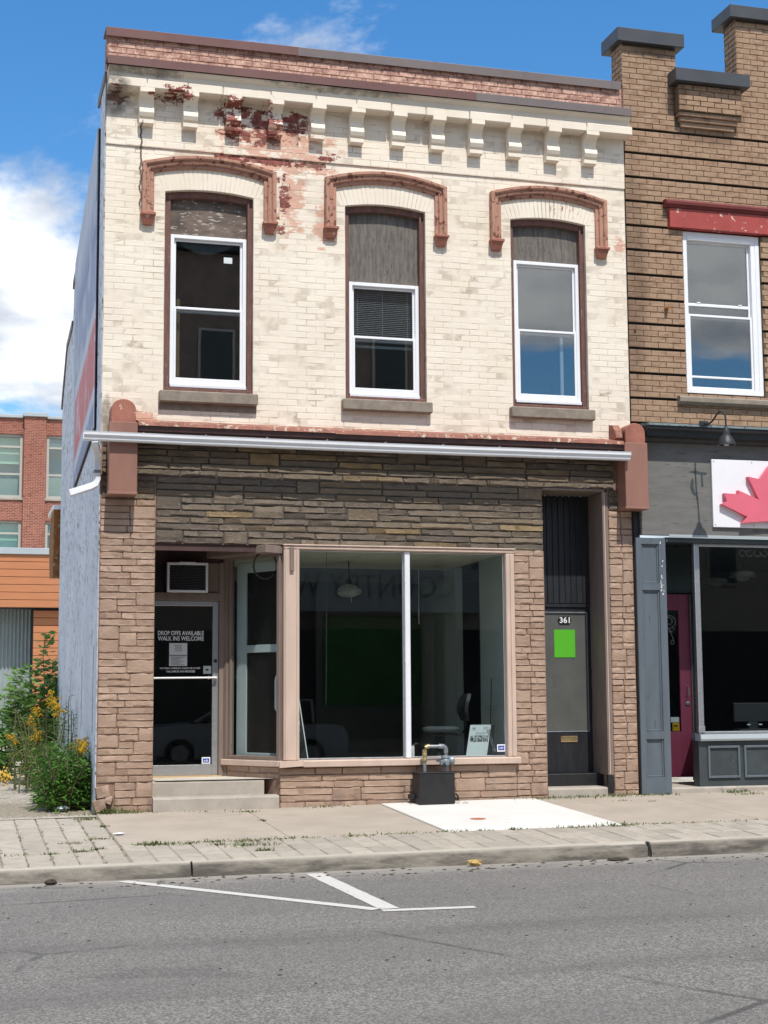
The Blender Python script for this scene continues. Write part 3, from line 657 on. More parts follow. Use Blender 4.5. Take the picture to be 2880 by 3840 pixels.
# brackets: one mesh, twelve objects
def bracket_mesh():
    prof = [(0, 8.745), (-.205, 8.745), (-.208, 8.64), (-.18, 8.632), (-.105, 8.60), (-.075, 8.54), (-.085, 8.49), (-.125, 8.455), (-.135, 8.41), (-.115, 8.365), (-.085, 8.345), (-.082, 8.335), (-.10, 8.333), (-.10, 8.285), (-.07, 8.272), (0, 8.272)]
    b = MB(); n = len(prof); e = .008
    for dx, s in ((-.089, .985), (-.089+e, 1), (.089-e, 1), (.089, .985)):
        b.v += [(dx, (y_*(s if y_ < 0 else 1)), 8.51+(z_-8.51)*s - 8.745) for y_, z_ in prof]
    for k in range(3): b.f += [(k*n+i, k*n+(i+1) % n, (k+1)*n+(i+1) % n, (k+1)*n+i) for i in range(n)]
    b.f += [tuple(range(n-1, -1, -1)), tuple(range(3*n, 4*n))]
    return b.mesh('cornice_bracket', 'cream')
BM_ = bracket_mesh()
for x in (2.033, 2.576, 3.11, 3.64, 4.182, 4.69, 5.242, 5.763, 6.284, 6.814, 7.35, 7.88): link(BM_, 'cornice_bracket', B, (x+.089, -.0215, 8.742+random.uniform(-.004, .004)), rot=(0, random.uniform(-.01, .01), 0))
# hood moulds
def sweep(path, prof, closed=False):
    """profile (u outward from the path, y) carried along an xz path with mitred corners"""
    b = MB(); n = len(prof)
    for i, p in enumerate(path):
        p = Vector(p); d0 = (p-Vector(path[i-1])).normalized() if i else None; d1 = (Vector(path[i+1])-p).normalized() if i < len(path)-1 else None
        d0 = d0 or d1; d1 = d1 or d0; n0, n1 = Vector((-d0.y, d0.x)), Vector((-d1.y, d1.x)); mt = (n0+n1).normalized(); k = 1/max(.4, mt.dot(n0))
        for u, y_ in prof: q_ = p+mt*u*k; b.v.append((q_.x, y_, q_.y))
    for i in range(len(path)-1): b.f += [(i*n+j, i*n+j+1, (i+1)*n+j+1, (i+1)*n+j) for j in range(n-1)]
    b.f += [tuple(range(n-1, -1, -1)), tuple(range((len(path)-1)*n, len(path)*n))]
    return b
HP = [(0, .0), (0, -.028), (.012, -.034), (.042, -.034), (.046, -.058), (.06, -.066), (.092, -.064), (.096, -.085), (.112, -.096), (.143, -.096), (.148, -.086), (.148, 0)]
for w, (hx0, hx1) in zip(WIN, ((2.238, 3.603), (4.53, 5.834), (6.733, 8.058))):
    N = 14; ptop = []
    for i in range(N+1):
        t = i/N; x = hx0+(hx1-hx0)*t; ptop.append((x, 7.695+.095*(1-(2*t-1)**2)))
    path = [(hx0, 7.17)] + ptop + [(hx1, 7.17)]
    h = sweep(path, HP).build('hood_mould', 'terracotta', B, smooth=False)
    for cx in (hx0-.074, hx1+.074):
        f = MB(); f.cbox(cx-.092, cx+.092, -.112, 0, 7.135, 7.172, .006)
        f.add([(cx-.078, -.10, 7.134), (cx+.078, -.10, 7.134), (cx+.055, -.055, 7.03), (cx-.055, -.055, 7.03), (cx-.078, 0, 7.134), (cx+.078, 0, 7.134), (cx+.055, 0, 7.03), (cx-.055, 0, 7.03)],
              [(3,2,1,0), (0,1,5,4), (2,3,7,6), (1,2,6,5), (3,0,4,7)])
        f.build('hood_foot', 'terracotta_worn', h)
# upper windows
def frame_rect(b, x0, x1, z0, z1, y0_, y1_, t, tb=None):
    tb = tb or t
    b.cbox(x0, x0+t, y0_, y1_, z0, z1, .004); b.cbox(x1-t, x1, y0_, y1_, z0, z1, .004); b.cbox(x0+t, x1-t, y0_, y1_, z0, z0+tb, .004); b.cbox(x0+t, x1-t, y0_, y1_, z1-t, z1, .004)
for i, w in enumerate(WIN):
    x0, x1 = w['x0'], w['x1']; b = MB(); N = 10; xs = [x0+(x1-x0)*k/N for k in range(N+1)]
    b.cbox(x0, w['ux0']-.004, .07, .20, WZ0-.02, WSP+.005, .008); b.cbox(w['ux1']+.004, x1, .07, .20, WZ0-.02, WSP+.005, .008)
    b.cbox(w['ux1']+.006, w['ux1']+.028, .045, .071, WZ0, WSP-.02, .004)
    b.prism_y([(x, arc_z(w, x, WSP, WCR-WSP)-.075) for x in xs] + [(x, arc_z(w, x, WSP, WCR-WSP)+.004) for x in reversed(xs)], .062, .20)
    wo_ = b.build('window', 'brownwood', B, label=('boarded-top sash window, left', 'short sash window under a tall grey board', 'sash window reflecting clouds, right')[i])
    bd = MB(); bd.prism_y([(w['ux0']-.03, w['uz1']+.004), (w['ux1']+.03, w['uz1']+.004)] + [(x, arc_z(w, x, WSP, WCR-WSP)-.05) for x in reversed(xs)], .135, .15)
    bd.build('board', 'plywood2' if i == 0 else 'plywood', wo_)
    u = MB(); frame_rect(u, w['ux0'], w['ux1'], w['uz0'], w['uz1'], .085, .17, .045, .05); u.build('frame', 'vinyl', wo_)
    s1 = MB(); frame_rect(s1, w['ux0']+.046, w['ux1']-.046, w['mz']-.03, w['uz1']-.046, .125, .16, .026); s1.build('sash', 'vinyl', wo_)
    s2 = MB(); frame_rect(s2, w['ux0']+.046, w['ux1']-.046, w['uz0']+.051, w['mz']+.035, .088, .122, .03); s2.build('sash', 'vinyl', wo_)
    MB().box(w['ux0']+.073, w['ux1']-.073, .14, .145, w['mz']-.003, w['uz1']-.073).build('pane', 'glass_up', wo_)
    MB().box(w['ux0']+.077, w['ux1']-.077, .103, .108, w['uz0']+.082, w['mz']+.004).build('pane', 'glass_up', wo_)
    MB().cbox(w['ux0']-.0, w['ux1']+.0, .05, .09, w['uz0']-.045, w['uz0']-.002, .006).build('nose_strip', 'whitealu', wo_)
    MB().cbox(x0, x1, .03, .28, WZ0-.03, WZ0+.045, .006).build('inner_sill', 'brownwood', wo_)
    MB().cbox(x0-.055, x1+.048, -.10, .10, 4.845, 4.985, .012).build('sill', 'sillstone', wo_)
    MB().box(x0-.05, x1+.04, -.008, .02, 4.76, 4.84).build('sill_course', 'sillstone', wo_) if i == 0 else None
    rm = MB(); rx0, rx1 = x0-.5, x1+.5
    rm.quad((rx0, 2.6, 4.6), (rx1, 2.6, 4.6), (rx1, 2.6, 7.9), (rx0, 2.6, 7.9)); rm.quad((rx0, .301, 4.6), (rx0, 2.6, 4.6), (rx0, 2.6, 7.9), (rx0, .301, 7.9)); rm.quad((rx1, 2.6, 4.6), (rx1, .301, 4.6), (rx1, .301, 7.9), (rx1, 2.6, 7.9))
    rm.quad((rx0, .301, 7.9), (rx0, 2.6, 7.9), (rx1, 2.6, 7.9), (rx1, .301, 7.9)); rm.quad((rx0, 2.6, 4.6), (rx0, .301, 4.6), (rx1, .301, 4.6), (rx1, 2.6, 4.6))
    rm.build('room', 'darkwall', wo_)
    if i == 0:
        MB().cbox(2.56, 2.605, .24, .27, 5.15, 6.2, .004).build('timber_post', 'wood', wo_)
        MB().box(3.13, 3.235, .131, .134, 6.66, 6.735).build('sticker', 'paper', wo_)
        arc = MB(); arc.prism_y([(2.56, 6.90)] + [(2.56+.70*k/12, 6.90-.13*math.sin(math.pi*k/12)) for k in range(1, 12)] + [(3.26, 6.90)], .20, .205); arc.build('reflection_arc', 'printgrey', wo_)  # grey arc-shaped sheet standing in for the skyline reflection in the upper pane
    if i == 2: MB().cbox(7.62, 7.665, .22, .25, 5.15, 5.99, .004).build('timber_post', 'vinyl', wo_)
    if i == 1:
        bl = MB()
        for k in range(24):
            zz = 6.42-k*.0245
            bl.add([(4.80, .19, zz), (5.56, .19, zz), (5.56, .207, zz+.012), (4.80, .207, zz+.012)], [(0,1,2,3)])
        bl.build('blind', 'paper', wo_, kind='stuff')
        for xx in (4.85, 5.18, 5.51): MB().box(xx, xx+.006, .184, .187, 5.85, 6.43).build('blind_tape', 'paper', wo_)
        MB().cbox(4.79, 5.57, .18, .21, 5.70, 5.735, .005).build('blind_rail', 'paper', wo_)
# side wall, roof and rear
sw = MB(); pr = [(.0, -.6), (6.9, -.6), (6.9, 6.05), (5.95, 6.82), (4.8, 6.93), (4.75, 7.5), (4.1, 7.62), (2.2, 8.0), (.7, 8.42), (.55, 8.8), (.0, 8.8)]
n = len(pr); sw.add([(XL-.012, y_, z_) for y_, z_ in pr] + [(XL+.28, y_, z_) for y_, z_ in pr], [tuple(range(n-1, -1, -1)), tuple(range(n, 2*n))] + [(i, (i+1) % n, (i+1) % n+n, i+n) for i in range(n)])
for v in range(len(sw.v)):
    x_, y_, z_ = sw.v[v]
    if y_ < .31: sw.v[v] = (x_, .006 if x_ < XL else .31, z_)
sw.build('side_wall', 'sidewall', B)
for (a, za_), (b_, zb_) in (((6.9, 6.05), (5.95, 6.82)), ((5.95, 6.82), (4.8, 6.93)), ((4.75, 7.5), (4.1, 7.62)), ((4.1, 7.62), (2.2, 8.0)), ((2.2, 8.0), (.7, 8.42))):
    o = MB(); o.add([(XL-.035, a, za_-.07), (XL-.035, b_, zb_-.07), (XL+.3, b_, zb_-.07), (XL+.3, a, za_-.07), (XL-.035, a, za_+.03), (XL-.035, b_, zb_+.03), (XL+.3, b_, zb_+.03), (XL+.3, a, za_+.03)],
              [(0,1,2,3), (7,6,5,4), (4,5,1,0), (5,6,2,1), (6,7,3,2), (7,4,0,3)]); o.build('side_coping', 'greyflash', B)
MB().quad((XL+.28, .3, 8.5), (XR, .3, 8.5), (XR, 6.9, 6.0), (XL+.28, 6.9, 6.0)).build('roof', 'blackflash', B)
MB().box(XL+.3, XR, 6.6, 6.9, -.6, 6.0).build('rear_wall', 'tan', B)
st = MB(); st.prism_x([(7.0, 3.25), (7.9, 3.3), (8.2, 3.9), (7.9, 4.3), (7.0, 4.35)], 1.54, 1.9); st.build('rear_wall_stub', 'rust', B)
MB().box(1.52, 1.92, 6.95, 8.25, 4.351, 4.42).build('stub_capping', 'signwhite', B)
for y_, z0_, z1_ in ((5.9, .95, 1.5), (4.0, .98, 1.75), (2.1, .95, 1.85), (.45, .9, 1.95)): MB().cbox(XL-.012, XL+.01, y_, y_+.06, z0_, z1_, .004).build('scar_strip', 'greymetal', B)
# banner on the side wall
sg = MB(); P4 = [(.55, 4.60), (3.75, 4.28), (4.05, 7.62), (.6, 8.42)]
sg.add([(XL-.036, y_, z_) for y_, z_ in P4] + [(XL-.052, y_, z_) for y_, z_ in P4], [(0,1,2,3), (7,6,5,4), (0,4,5,1), (1,5,6,2), (2,6,7,3), (3,7,4,0)])
SGN = thing('wall_banner', 'faded blue red and grey banner board high on the pale blue side wall', 'sign', (XL, 2.2, 4.4))
sg.build('panel', 'banner', SGN)
fr = MB()
for (a, b_) in ((0, 1), (1, 2), (2, 3), (3, 0)):
    p, q_ = P4[a], P4[b_]; fr.tube([(XL-.026, p[0], p[1]), (XL-.026, q_[0], q_[1])], .012, 4)
fr.build('backing_frame', 'ply_rim', SGN)

# ------------------------------------------------------------------ storefront masonry
bk = MB(); J = .018
bk.box(XL+.0, 2.305, J, .30, -.3, 3.14); bk.box(XL, XR, J, .30, 3.955, 4.36); bk.box(XL, 7.245, J, .30, 3.141, 3.954)
bk.box(8.15, XR, J, .30, -.3, 3.954); bk.box(6.835, 7.255, J, .30, -.3, 3.14); bk.box(3.83, 6.834, J, .30, -.3, .465)
bk.build('masonry_core', 'painted_joint', B)
MB().box(2.31, 7.24, J-.004, J-.001, 3.16, 3.95).build('ledge_joint', 'ledge_joint', B); MB().box(XL+.2, 8.2, J-.004, J-.001, 3.96, 4.35).build('ledge_joint', 'ledge_joint', B)
def stone_var(seed, nx, nz, rough=.26):
    """rough-faced block, unit size, front at y about 0"""
    rr = random.Random(seed); b = MB(); mx_ = .02 if nx > 3 else .035; gx = [-.5, -.5+mx_]+[-.5+(i+.5+rr.uniform(-.3, .3))/nx for i in range(nx)]+[.5-mx_, .5]; gz = [-.5, -.44]+[-.5+(k+.5+rr.uniform(-.2, .2))/nz for k in range(nz-1 if nz > 2 else 1)]+[.44, .5]
    W_, H_ = len(gx), len(gz); tilt = rr.uniform(-.3, .3)
    for k, z_ in enumerate(gz):
        for i, x_ in enumerate(gx):
            edge = i in (0, W_-1) or k in (0, H_-1); corner = i in (0, W_-1) and k in (0, H_-1)
            d = .45+.1*corner if edge else (rr.uniform(-rough, rough)+tilt*z_+.25*math.sin(x_*9+seed)*z_)
            jx = rr.uniform(-.012, .012) if i in (0, W_-1) else rr.uniform(-.02, .02); jz = rr.uniform(-.05, .05) if k in (0, H_-1) else 0
            b.v.append((x_*(.97 if corner else 1)+jx, d, z_*(.9 if corner else 1)+jz))
    b.f = [(k*W_+i, k*W_+i+1, (k+1)*W_+i+1, (k+1)*W_+i) for k in range(H_-1) for i in range(W_-1)]
    rim = [i for i in range(W_)] + [k*W_+W_-1 for k in range(1, H_)] + [(H_-1)*W_+i for i in range(W_-2, -1, -1)] + [k*W_ for k in range(H_-2, 0, -1)]
    o = len(b.v); b.v += [(b.v[i][0], 2.2, b.v[i][2]) for i in rim]; n = len(rim)
    b.f += [(rim[i], o+i, o+(i+1) % n, rim[(i+1) % n]) for i in range(n)]
    return b
SLONG = [stone_var(100+i, 5, 2) for i in range(10)]; SBLK = [stone_var(200+i, 3, 3, .3) for i in range(10)]
_sm = {}
def stone(x0, x1, z0, z1, mat, name, parent, yf=0, joint=.009, proud=.019, rot=None, at=None):
    lng = (x1-x0) > 2.6*(z1-z0); k = random.randrange(10); key = (mat, lng, k)
    if key not in _sm: _sm[key] = (SLONG if lng else SBLK)[k].mesh('stone', mat, True)
    loc = at or ((x0+x1)/2, yf, (z0+z1)/2)
    o = link(_sm[key], name, parent, loc, scale=(x1-x0-joint, proud, z1-z0-joint*.9), rot=rot)
    return o
def stone_layout(x0, x1, z0, z1, rh, lmin, lmax, pblock, blk=(.16, .3)):
    out = []; n = max(1, round((z1-z0)/rh)); rh = (z1-z0)/n; occ = [[] for _ in range(n+1)]
    for r in range(n):
        x = x0; za_ = z0+r*rh
        while x < x1-.01:
            hit = [b_ for a, b_ in occ[r] if a-.001 <= x < b_-.001]
            if hit: x = hit[0]; continue
            lim = min([a for a, b_ in occ[r] if a > x+.001] + [x1])
            blkp = r < n-1 and random.random() < pblock and not any(a < x+blk[1] and b_ > x for a, b_ in occ[r+1])
            if blkp:
                L = min(random.uniform(*blk), lim-x)
                if lim-x-L < lmin*.6: L = lim-x
                if L > blk[1]*1.5: blkp = False
                else: out.append((x, x+L, za_, za_+2*rh)); occ[r+1].append((x, x+L)); x += L; continue
            L = random.uniform(lmin, lmax)
            if lim-x-L < lmin*.8: L = lim-x
            if L > lmax*1.25: L = L/2
            out.append((x, x+L, za_, za_+rh)); x += L
    return out
random.seed(12)
PST = []; PST += stone_layout(XL+.005, 2.305, .33, 3.66, .079, .22, .44, .12, (.18, .28)); PST += stone_layout(1.86, 2.305, -.02, .33, .086, .16, .3, .3, (.15, .25))
PST += stone_layout(6.84, 7.25, -.01, 3.15, .077, .16, .32, .14, (.13, .22)); PST += stone_layout(8.155, 8.49, .03, 3.68, .078, .14, .25, .22, (.12, .2)); PST += stone_layout(3.82, 6.84, -.02, .46, .08, .30, .68, .10, (.22, .4))
for a, b_, c, d in PST: stone(a, b_, c, d, 'painted_stone', 'painted_stone', B)
LST = [r for r in stone_layout(2.305, 7.25, 3.145, 3.95, .0805, .32, .85, .07, (.24, .42))] + stone_layout(1.9, 8.25, 3.955, 4.36, .081, .32, .85, .06, (.24, .4)) + stone_layout(1.66, 2.30, 3.665, 3.95, .081, .25, .5, .1) + stone_layout(8.16, 8.485, 3.69, 3.95, .081, .15, .3, .1) + stone_layout(1.66, 1.895, 3.955, 4.36, .081, .1, .24, .1)
for a, b_, c, d in LST: stone(a, b_, c, d, 'ledge', 'ledge_stone', B, proud=.036, joint=.013)
# the knocked-out foot of the left pier
for a, b_, c, d, t in ((1.665, 1.83, .16, .30, -.16), (1.64, 1.79, .0, .15, -.22), (1.76, 1.86, .09, .19, .3)):
    stone(a, b_, c, d, 'painted_stone', 'painted_stone', B, rot=(0, t, random.uniform(-.15, .15)), at=((a+b_)/2-.02, -.03, (c+d)/2), proud=.03)
# pier capitals
def capital(x0, x1, ztop):
    b = MB().cbox(x0, x1, -.265, .0, 3.70, 4.545, .006); o = b.build('pier_capital', 'box_brown', B)
    MB().cbox(x0-.012, x1+.004, -.272, .0, 3.682, 3.71, .004).build('capital_rim', 'box_brown', o)
    xm, hw = (x0+x1)/2+.0, (x1-x0)/2-.02; zz = ztop-hw*.85
    poly = [(xm-hw, 4.546), (xm+hw, 4.546), (xm+hw, zz)] + [(xm+hw*math.cos(t), zz+hw*.85*math.sin(t)) for t in [math.pi*k/12 for k in range(1, 12)]] + [(xm-hw, zz)]
    n = len(poly); d = MB(); d.v = [(x, -.235, z_) for x, z_ in poly]+[(xm+(x-xm)*.96, -.25, 4.546+(z_-4.546)*.96) for x, z_ in poly]+[(x, .0, z_) for x, z_ in poly]
    d.f = [tuple(range(n, 2*n))] + [(i, (i+1) % n, (i+1) % n+n, i+n) for i in range(n)] + [(i+2*n, (i+1) % n+2*n, (i+1) % n, i) for i in range(n)]
    d.build('capital_dome', 'terracotta_worn', o)
capital(1.72, 2.05, 4.825); capital(8.29, 8.608, 4.805)
MB().prism_x([(0, 4.60), (-.17, 4.57), (-.22, 4.61), (-.20, 4.70), (-.10, 4.79), (0, 4.81)], 8.19, 8.284).build('capital_scroll', 'rusty', B)
# storefront cornice, its flashing and the gutter
MB().prism_x([(0, 4.335), (-.13, 4.335), (-.15, 4.37), (-.19, 4.385), (-.20, 4.44), (-.235, 4.45), (-.25, 4.505), (0, 4.505)][::-1], 2.056, 8.284).build('storefront_cornice', 'darkbrown', B)
x = 2.057
for x2 in (3.1, 4.45, 5.6, 6.15, 7.3, 8.283):
    dz = random.uniform(-.006, .006); MB().prism_x([(0, 4.625), (-.255, 4.553+dz), (-.268, 4.508+dz), (-.258, 4.507+dz), (0, 4.512)], x+.001, x2-.002).build('ledge_flashing', 'rusty', B); x = x2
gp = [(y_+.145, z_+.027) for y_, z_ in ((-.40, 4.275), (-.485, 4.27), (-.50, 4.285), (-.505, 4.315), (-.525, 4.335), (-.525, 4.36), (-.53, 4.375), (-.515, 4.378), (-.512, 4.34), (-.492, 4.318), (-.485, 4.29), (-.41, 4.288), (-.41, 4.37), (-.40, 4.37))]
gm = MB(); n = len(gp); NS = 18
for i in range(NS+1):
    x = 1.418+(8.325-1.418)*i/NS; sag = -.012*math.sin(math.pi*i/NS)+.004*mnoise.noise(Vector((x*1.7, 0, 0)))
    gm.v += [(x, y_+.004*mnoise.noise(Vector((x*2, 5, 0))), z_+sag) for y_, z_ in gp]
for i in range(NS): gm.f += [(i*n+j, (i+1)*n+j, (i+1)*n+(j+1) % n, i*n+(j+1) % n) for j in range(n)]
gm.f += [tuple(range(n)), tuple(range(NS*n+n-1, NS*n-1, -1))]
gut = gm.build('gutter', 'whitealu', B)
for i in range(9): MB().cbox(2.1+i*.74, 2.112+i*.74, -.382, -.24, 4.405, 4.411, .001).build('gutter_strap', 'silver', gut)
ds = MB()
def rect_tube(mb, pts, hw=.036, hd=.05):
    """rectangular pipe"""
    P_ = [Vector(p) for p in pts]; o = len(mb.v)
    for i, p in enumerate(P_):
        d = (P_[min(i+1, len(P_)-1)]-P_[max(i-1, 0)]).normalized(); a = Vector((1, 0, 0)) - d*d.x; a = a.normalized() if a.length > .1 else Vector((0, 1, 0)); b2 = d.cross(a)
        mb.v += [tuple(p+a*sx*hw+b2*sy*hd) for sx, sy in ((-1,-1),(1,-1),(1,1),(-1,1))]
    for i in range(len(P_)-1): mb.f += [(o+i*4+k, o+i*4+(k+1) % 4, o+(i+1)*4+(k+1) % 4, o+(i+1)*4+k) for k in range(4)]
    mb.f += [(o+3, o+2, o+1, o), tuple(o+(len(P_)-1)*4+k for k in range(4))]
rect_tube(ds, [(1.545, -.315, 4.30), (1.55, -.29, 4.26), (1.588, -.18, 4.21), (1.600, -.09, 4.13), (1.602, -.06, 4.06), (1.602, -.06, 3.97)]); ds.build('downspout', 'whitealu', gut)
d2 = MB(); rect_tube(d2, [(1.602, -.055, 4.0), (1.602, -.055, 3.875), (1.58, -.06, 3.815), (1.52, -.07, 3.782), (1.285, -.08, 3.70)]); d2.build('downspout', 'whitealu', gut)
d3 = MB(); d3.cbox(1.56, 1.642, -.11, .004, 3.95, 3.99, .004); d3.build('pipe_clip', 'greymetal', gut)

# ------------------------------------------------------------------ shop window
f = MB(); f.cbox(3.862, 4.055, -.03, .12, .552, 3.10, .01); f.cbox(3.88, 3.90, -.045, -.028, .56, 3.10, .004); f.cbox(4.02, 4.038, -.045, -.028, .56, 3.10, .004)
f.cbox(6.722, 6.838, -.03, .12, .552, 3.10, .01); f.cbox(6.775, 6.80, -.048, -.028, .56, 3.09, .005); f.cbox(3.862, 6.838, -.035, .12, 3.101, 3.142, .008)
f.cbox(3.85, 6.85, -.05, -.02, 3.143, 3.160, .004)
SW = f.build('shop_window', 'peach', B, label='large peach-framed shop window with a white centre bar')
MB().prism_x([(.13, .47), (-.055, .47), (-.075, .478), (-.08, .54), (-.06, .551), (.13, .556)][::-1], 4.10, 6.868).build('sill', 'peach', SW)
MB().add([(3.80, -.08, .47), (4.098, -.08, .487), (4.098, .12, .487), (3.84, .12, .47), (3.80, -.08, .545), (4.098, -.08, .553), (4.098, .12, .556), (3.84, .12, .552)], [(3,2,1,0),(4,5,6,7),(0,1,5,4),(1,2,6,5),(2,3,7,6),(3,0,4,7)]).build('sill', 'peach', SW)
MB().cbox(3.932, 3.982, -.062, -.03, 2.83, 3.12, .005).build('batten', 'greybrown', SW)
MB().cbox(5.398, 5.465, -.005, .105, .558, 3.10, .006).build('centre_bar', 'whitealu', SW)
MB().box(4.056, 5.397, .075, .081, .557, 3.10).build('pane', 'glass', SW); MB().box(5.466, 6.721, .075, .081, .557, 3.10).build('pane', 'glass', SW)
b = MB(); frame_rect(b, 4.056, 5.398, .557, 3.10, .06, .10, .014); frame_rect(b, 5.465, 6.722, .557, 3.10, .06, .10, .014); b.build('glazing_bead', 'silver', SW)
stk = MB().box(6.605, 6.708, .066, .072, .615, .705).build('sticker', 'white', SW); MB().box(6.617, 6.697, .062, .0655, .635, .69).build('sticker_print', 'bluebadge', stk); text('adt', 'sticker_print', 'white', stk, 6.657, .0605, .663, .055, .03)
# angled return light beside the recessed door: from (3.86, .06) back to (3.30, .92)
A0, A1 = Vector((3.862, .045)), Vector((3.325, .92)); AD = (A1-A0).normalized(); AN = Vector((AD.y, -AD.x)); AL = (A1-A0).length; AROT = math.atan2(AD.y, AD.x)
def angled(mb_fn, name, mat, parent, **k):
    """geometry written along u (from the street corner inwards), v (outwards), z and turned into place"""
    b = MB(); mb_fn(b); b.v = [(A0.x+AD.x*u-AN.x*v*-1, A0.y+AD.y*u-AN.y*v*-1, z_) for u, v, z_ in b.v]; return b.build(name, mat, parent, **k)
def side_frame(b):
    b.cbox(.0, .06, -.05, .05, .552, 3.10, .006); b.cbox(AL-.07, AL, -.06, .05, .30, 3.10, .006); b.cbox(.061, AL-.071, -.05, .05, 3.02, 3.10, .006); b.cbox(.061, AL-.071, -.05, .05, .552, .60, .006); b.cbox(AL-.115, AL-.071, -.03, .03, .60, 3.02, .005)
angled(side_frame, 'return_frame', 'greybrown', SW); angled(lambda b: b.box(.061, AL-.116, -.003, .003, .60, 3.02), 'pane', 'glass_side', SW)
angled(lambda b: b.cbox(-.02, AL, -.09, .08, .48, .551, .008), 'sill', 'peach', SW)
angled(lambda b: b.box(.0, AL, -.04, .05, -.2, .479), 'return_core', 'painted_joint', B)
angled(lambda b: b.cbox(-.02, AL+.05, -.30, .07, 3.045, 3.14, .006), 'return_head', 'greybrown', SW)
for u0, u1, z0_, z1_ in ((.02, .24, .335, .40), (.24, .62, .335, .395), (.62, 1.0, .335, .405), (.02, .36, .405, .475), (.36, .55, .40, .475), (.55, 1.0, .405, .475)):
    uc = (u0+u1)/2; v = -.045; pt = (A0.x+AD.x*uc+AN.x*v, A0.y+AD.y*uc+AN.y*v, (z0_+z1_)/2)
    stone(u0, u1, z0_, z1_, 'painted_stone', 'painted_stone', B, rot=(0, 0, AROT+math.pi), at=pt, proud=.02)
# cable loop hanging by the soffit
loop = MB(); pts = [(3.88, -.01, 2.98), (3.80, .06, 3.05), (3.70, .12, 3.09)] + [(3.665+.145*math.cos(t), .15+.01*math.sin(2*t), 2.91+.165*math.sin(t)) for t in [math.pi/2+2*math.pi*k/22 for k in range(23)]] + [(3.62, .2, 3.12)]
loop.tube(pts, .012, 6); tagged(loop.build('hanging_cable', 'dirt_rubber', smooth=True), 'coiled black cable looped under the soffit above the angled window', 'cable')

# ------------------------------------------------------------------ recessed shop entrance
DY = .92
rec = MB(); rec.box(2.22, 2.304, .302, 1.2, -.2, 3.14); rec.build('recess_wall', 'painted_stone', B)
MB().quad((2.2, .0, 3.141), (2.2, 1.25, 3.141), (3.95, 1.25, 3.141), (3.95, .0, 3.141)).build('recess_soffit', 'darkbrown', B)
MB().box(2.305, 3.83, .02, .06, 3.06, 3.139).build('recess_header', 'darkbrown', B)
MB().box(2.305, 3.34, DY+.02, DY+.08, 2.99, 3.14).build('transom_header', 'darkbrown', B)
t = MB(); t.cbox(2.305, 3.27, DY-.03, DY+.08, 2.515, 2.62, .008); t.cbox(3.225, 3.29, DY-.04, DY+.08, .34, 3.0, .008); t.build('door_frame', 'greybrown', B)
MB().box(2.305, 2.53, DY+.03, DY+.05, 2.62, 2.99).build('transom_panel', 'black', B); MB().box(3.07, 3.226, DY+.0, DY+.02, 2.62, 2.99).build('transom_panel', 'greybrown', B); MB().box(2.53, 3.07, DY+.05, DY+.07, 2.62, 2.99).build('transom_panel', 'black', B)
d = MB(); x0, x1, z0_, z1_ = 2.31, 3.222, .35, 2.512
d.cbox(x0, x0+.055, DY-.005, DY+.04, z0_, z1_, .004); d.cbox(x1-.075, x1, DY-.005, DY+.04, z0_, z1_, .004); d.cbox(x0+.055, x1-.075, DY-.005, DY+.04, z0_, z0_+.135, .004); d.cbox(x0+.055, x1-.075, DY-.005, DY+.04, z1_-.06, z1_, .004)
SD = d.build('shop_door', 'silver', B, label='aluminium glass shop door with white lettering')
MB().box(x0+.055, x1-.075, DY+.012, DY+.018, z0_+.135, z1_-.06).build('pane', 'glass', SD)
MB().tube([(x0+.03, DY-.06, 1.552), (x1-.03, DY-.06, 1.557)], .012, 8).cbox(x1-.06, x1-.02, DY-.06, DY, 1.54, 1.572, .003).cbox(x1-.135, x1-.125, DY-.075, DY-.045, 1.537, 1.575, .002).build('push_bar', 'whitealu', SD, smooth=True)
MB().lathe([(.022, 0), (.022, -.012), (.012, -.014)], (3.185, DY-.005, 1.765), 'y', 12).build('lock_cylinder', 'black', SD)
text('DROP OFFS AVAILABLE', 'lettering', 'white', SD, 2.752, DY+.009, 2.112, .575, .055, bold=.018); text('WALK INS WELCOME', 'lettering', 'white', SD, 2.752, DY+.009, 2.045, .575, .055, bold=.018)
text('NO CASH, CHEQUES, CARDS OR OTHER', 'lettering', 'white', SD, 2.747, DY+.009, 1.674, .505, .026, bold=.015); text('VALUABLES ON PREMISES', 'lettering', 'white', SD, 2.752, DY+.009, 1.636, .36, .026, bold=.015)
nt = MB().box(2.607, 2.832, DY+.006, DY+.0105, 1.704, 1.987).build('notice', 'paper', SD)
MB().box(2.612, 2.827, DY+.003, DY+.0055, 1.825, 1.84).build('notice_print', 'printgrey', nt)
for k in range(4): MB().box(2.67+.01*(k % 2), 2.77, DY+.003, DY+.0055, 1.955-.022*k, 1.962-.022*k).build('notice_print', 'printgrey', nt)
for k in range(7): MB().box(2.63, 2.80-.03*(k % 3), DY+.003, DY+.0055, 1.808-.015*k, 1.813-.015*k).build('notice_print', 'printgrey', nt)
st_ = MB().box(3.035, 3.135, DY+.005, DY+.0105, 1.606, 1.703).build('sticker', 'interior', SD); MB().box(3.065, 3.10, DY+.0025, DY+.0045, 1.645, 1.665).build('sticker_print', 'ink', st_)
st_ = MB().box(3.025, 3.13, DY+.005, DY+.0105, .495, .575).build('sticker', 'white', SD); MB().box(3.037, 3.118, DY+.002, DY+.0045, .51, .56).build('sticker_print', 'bluebadge', st_); text('adt', 'sticker_print', 'white', st_, 3.077, DY+.0005, .535, .055, .03)
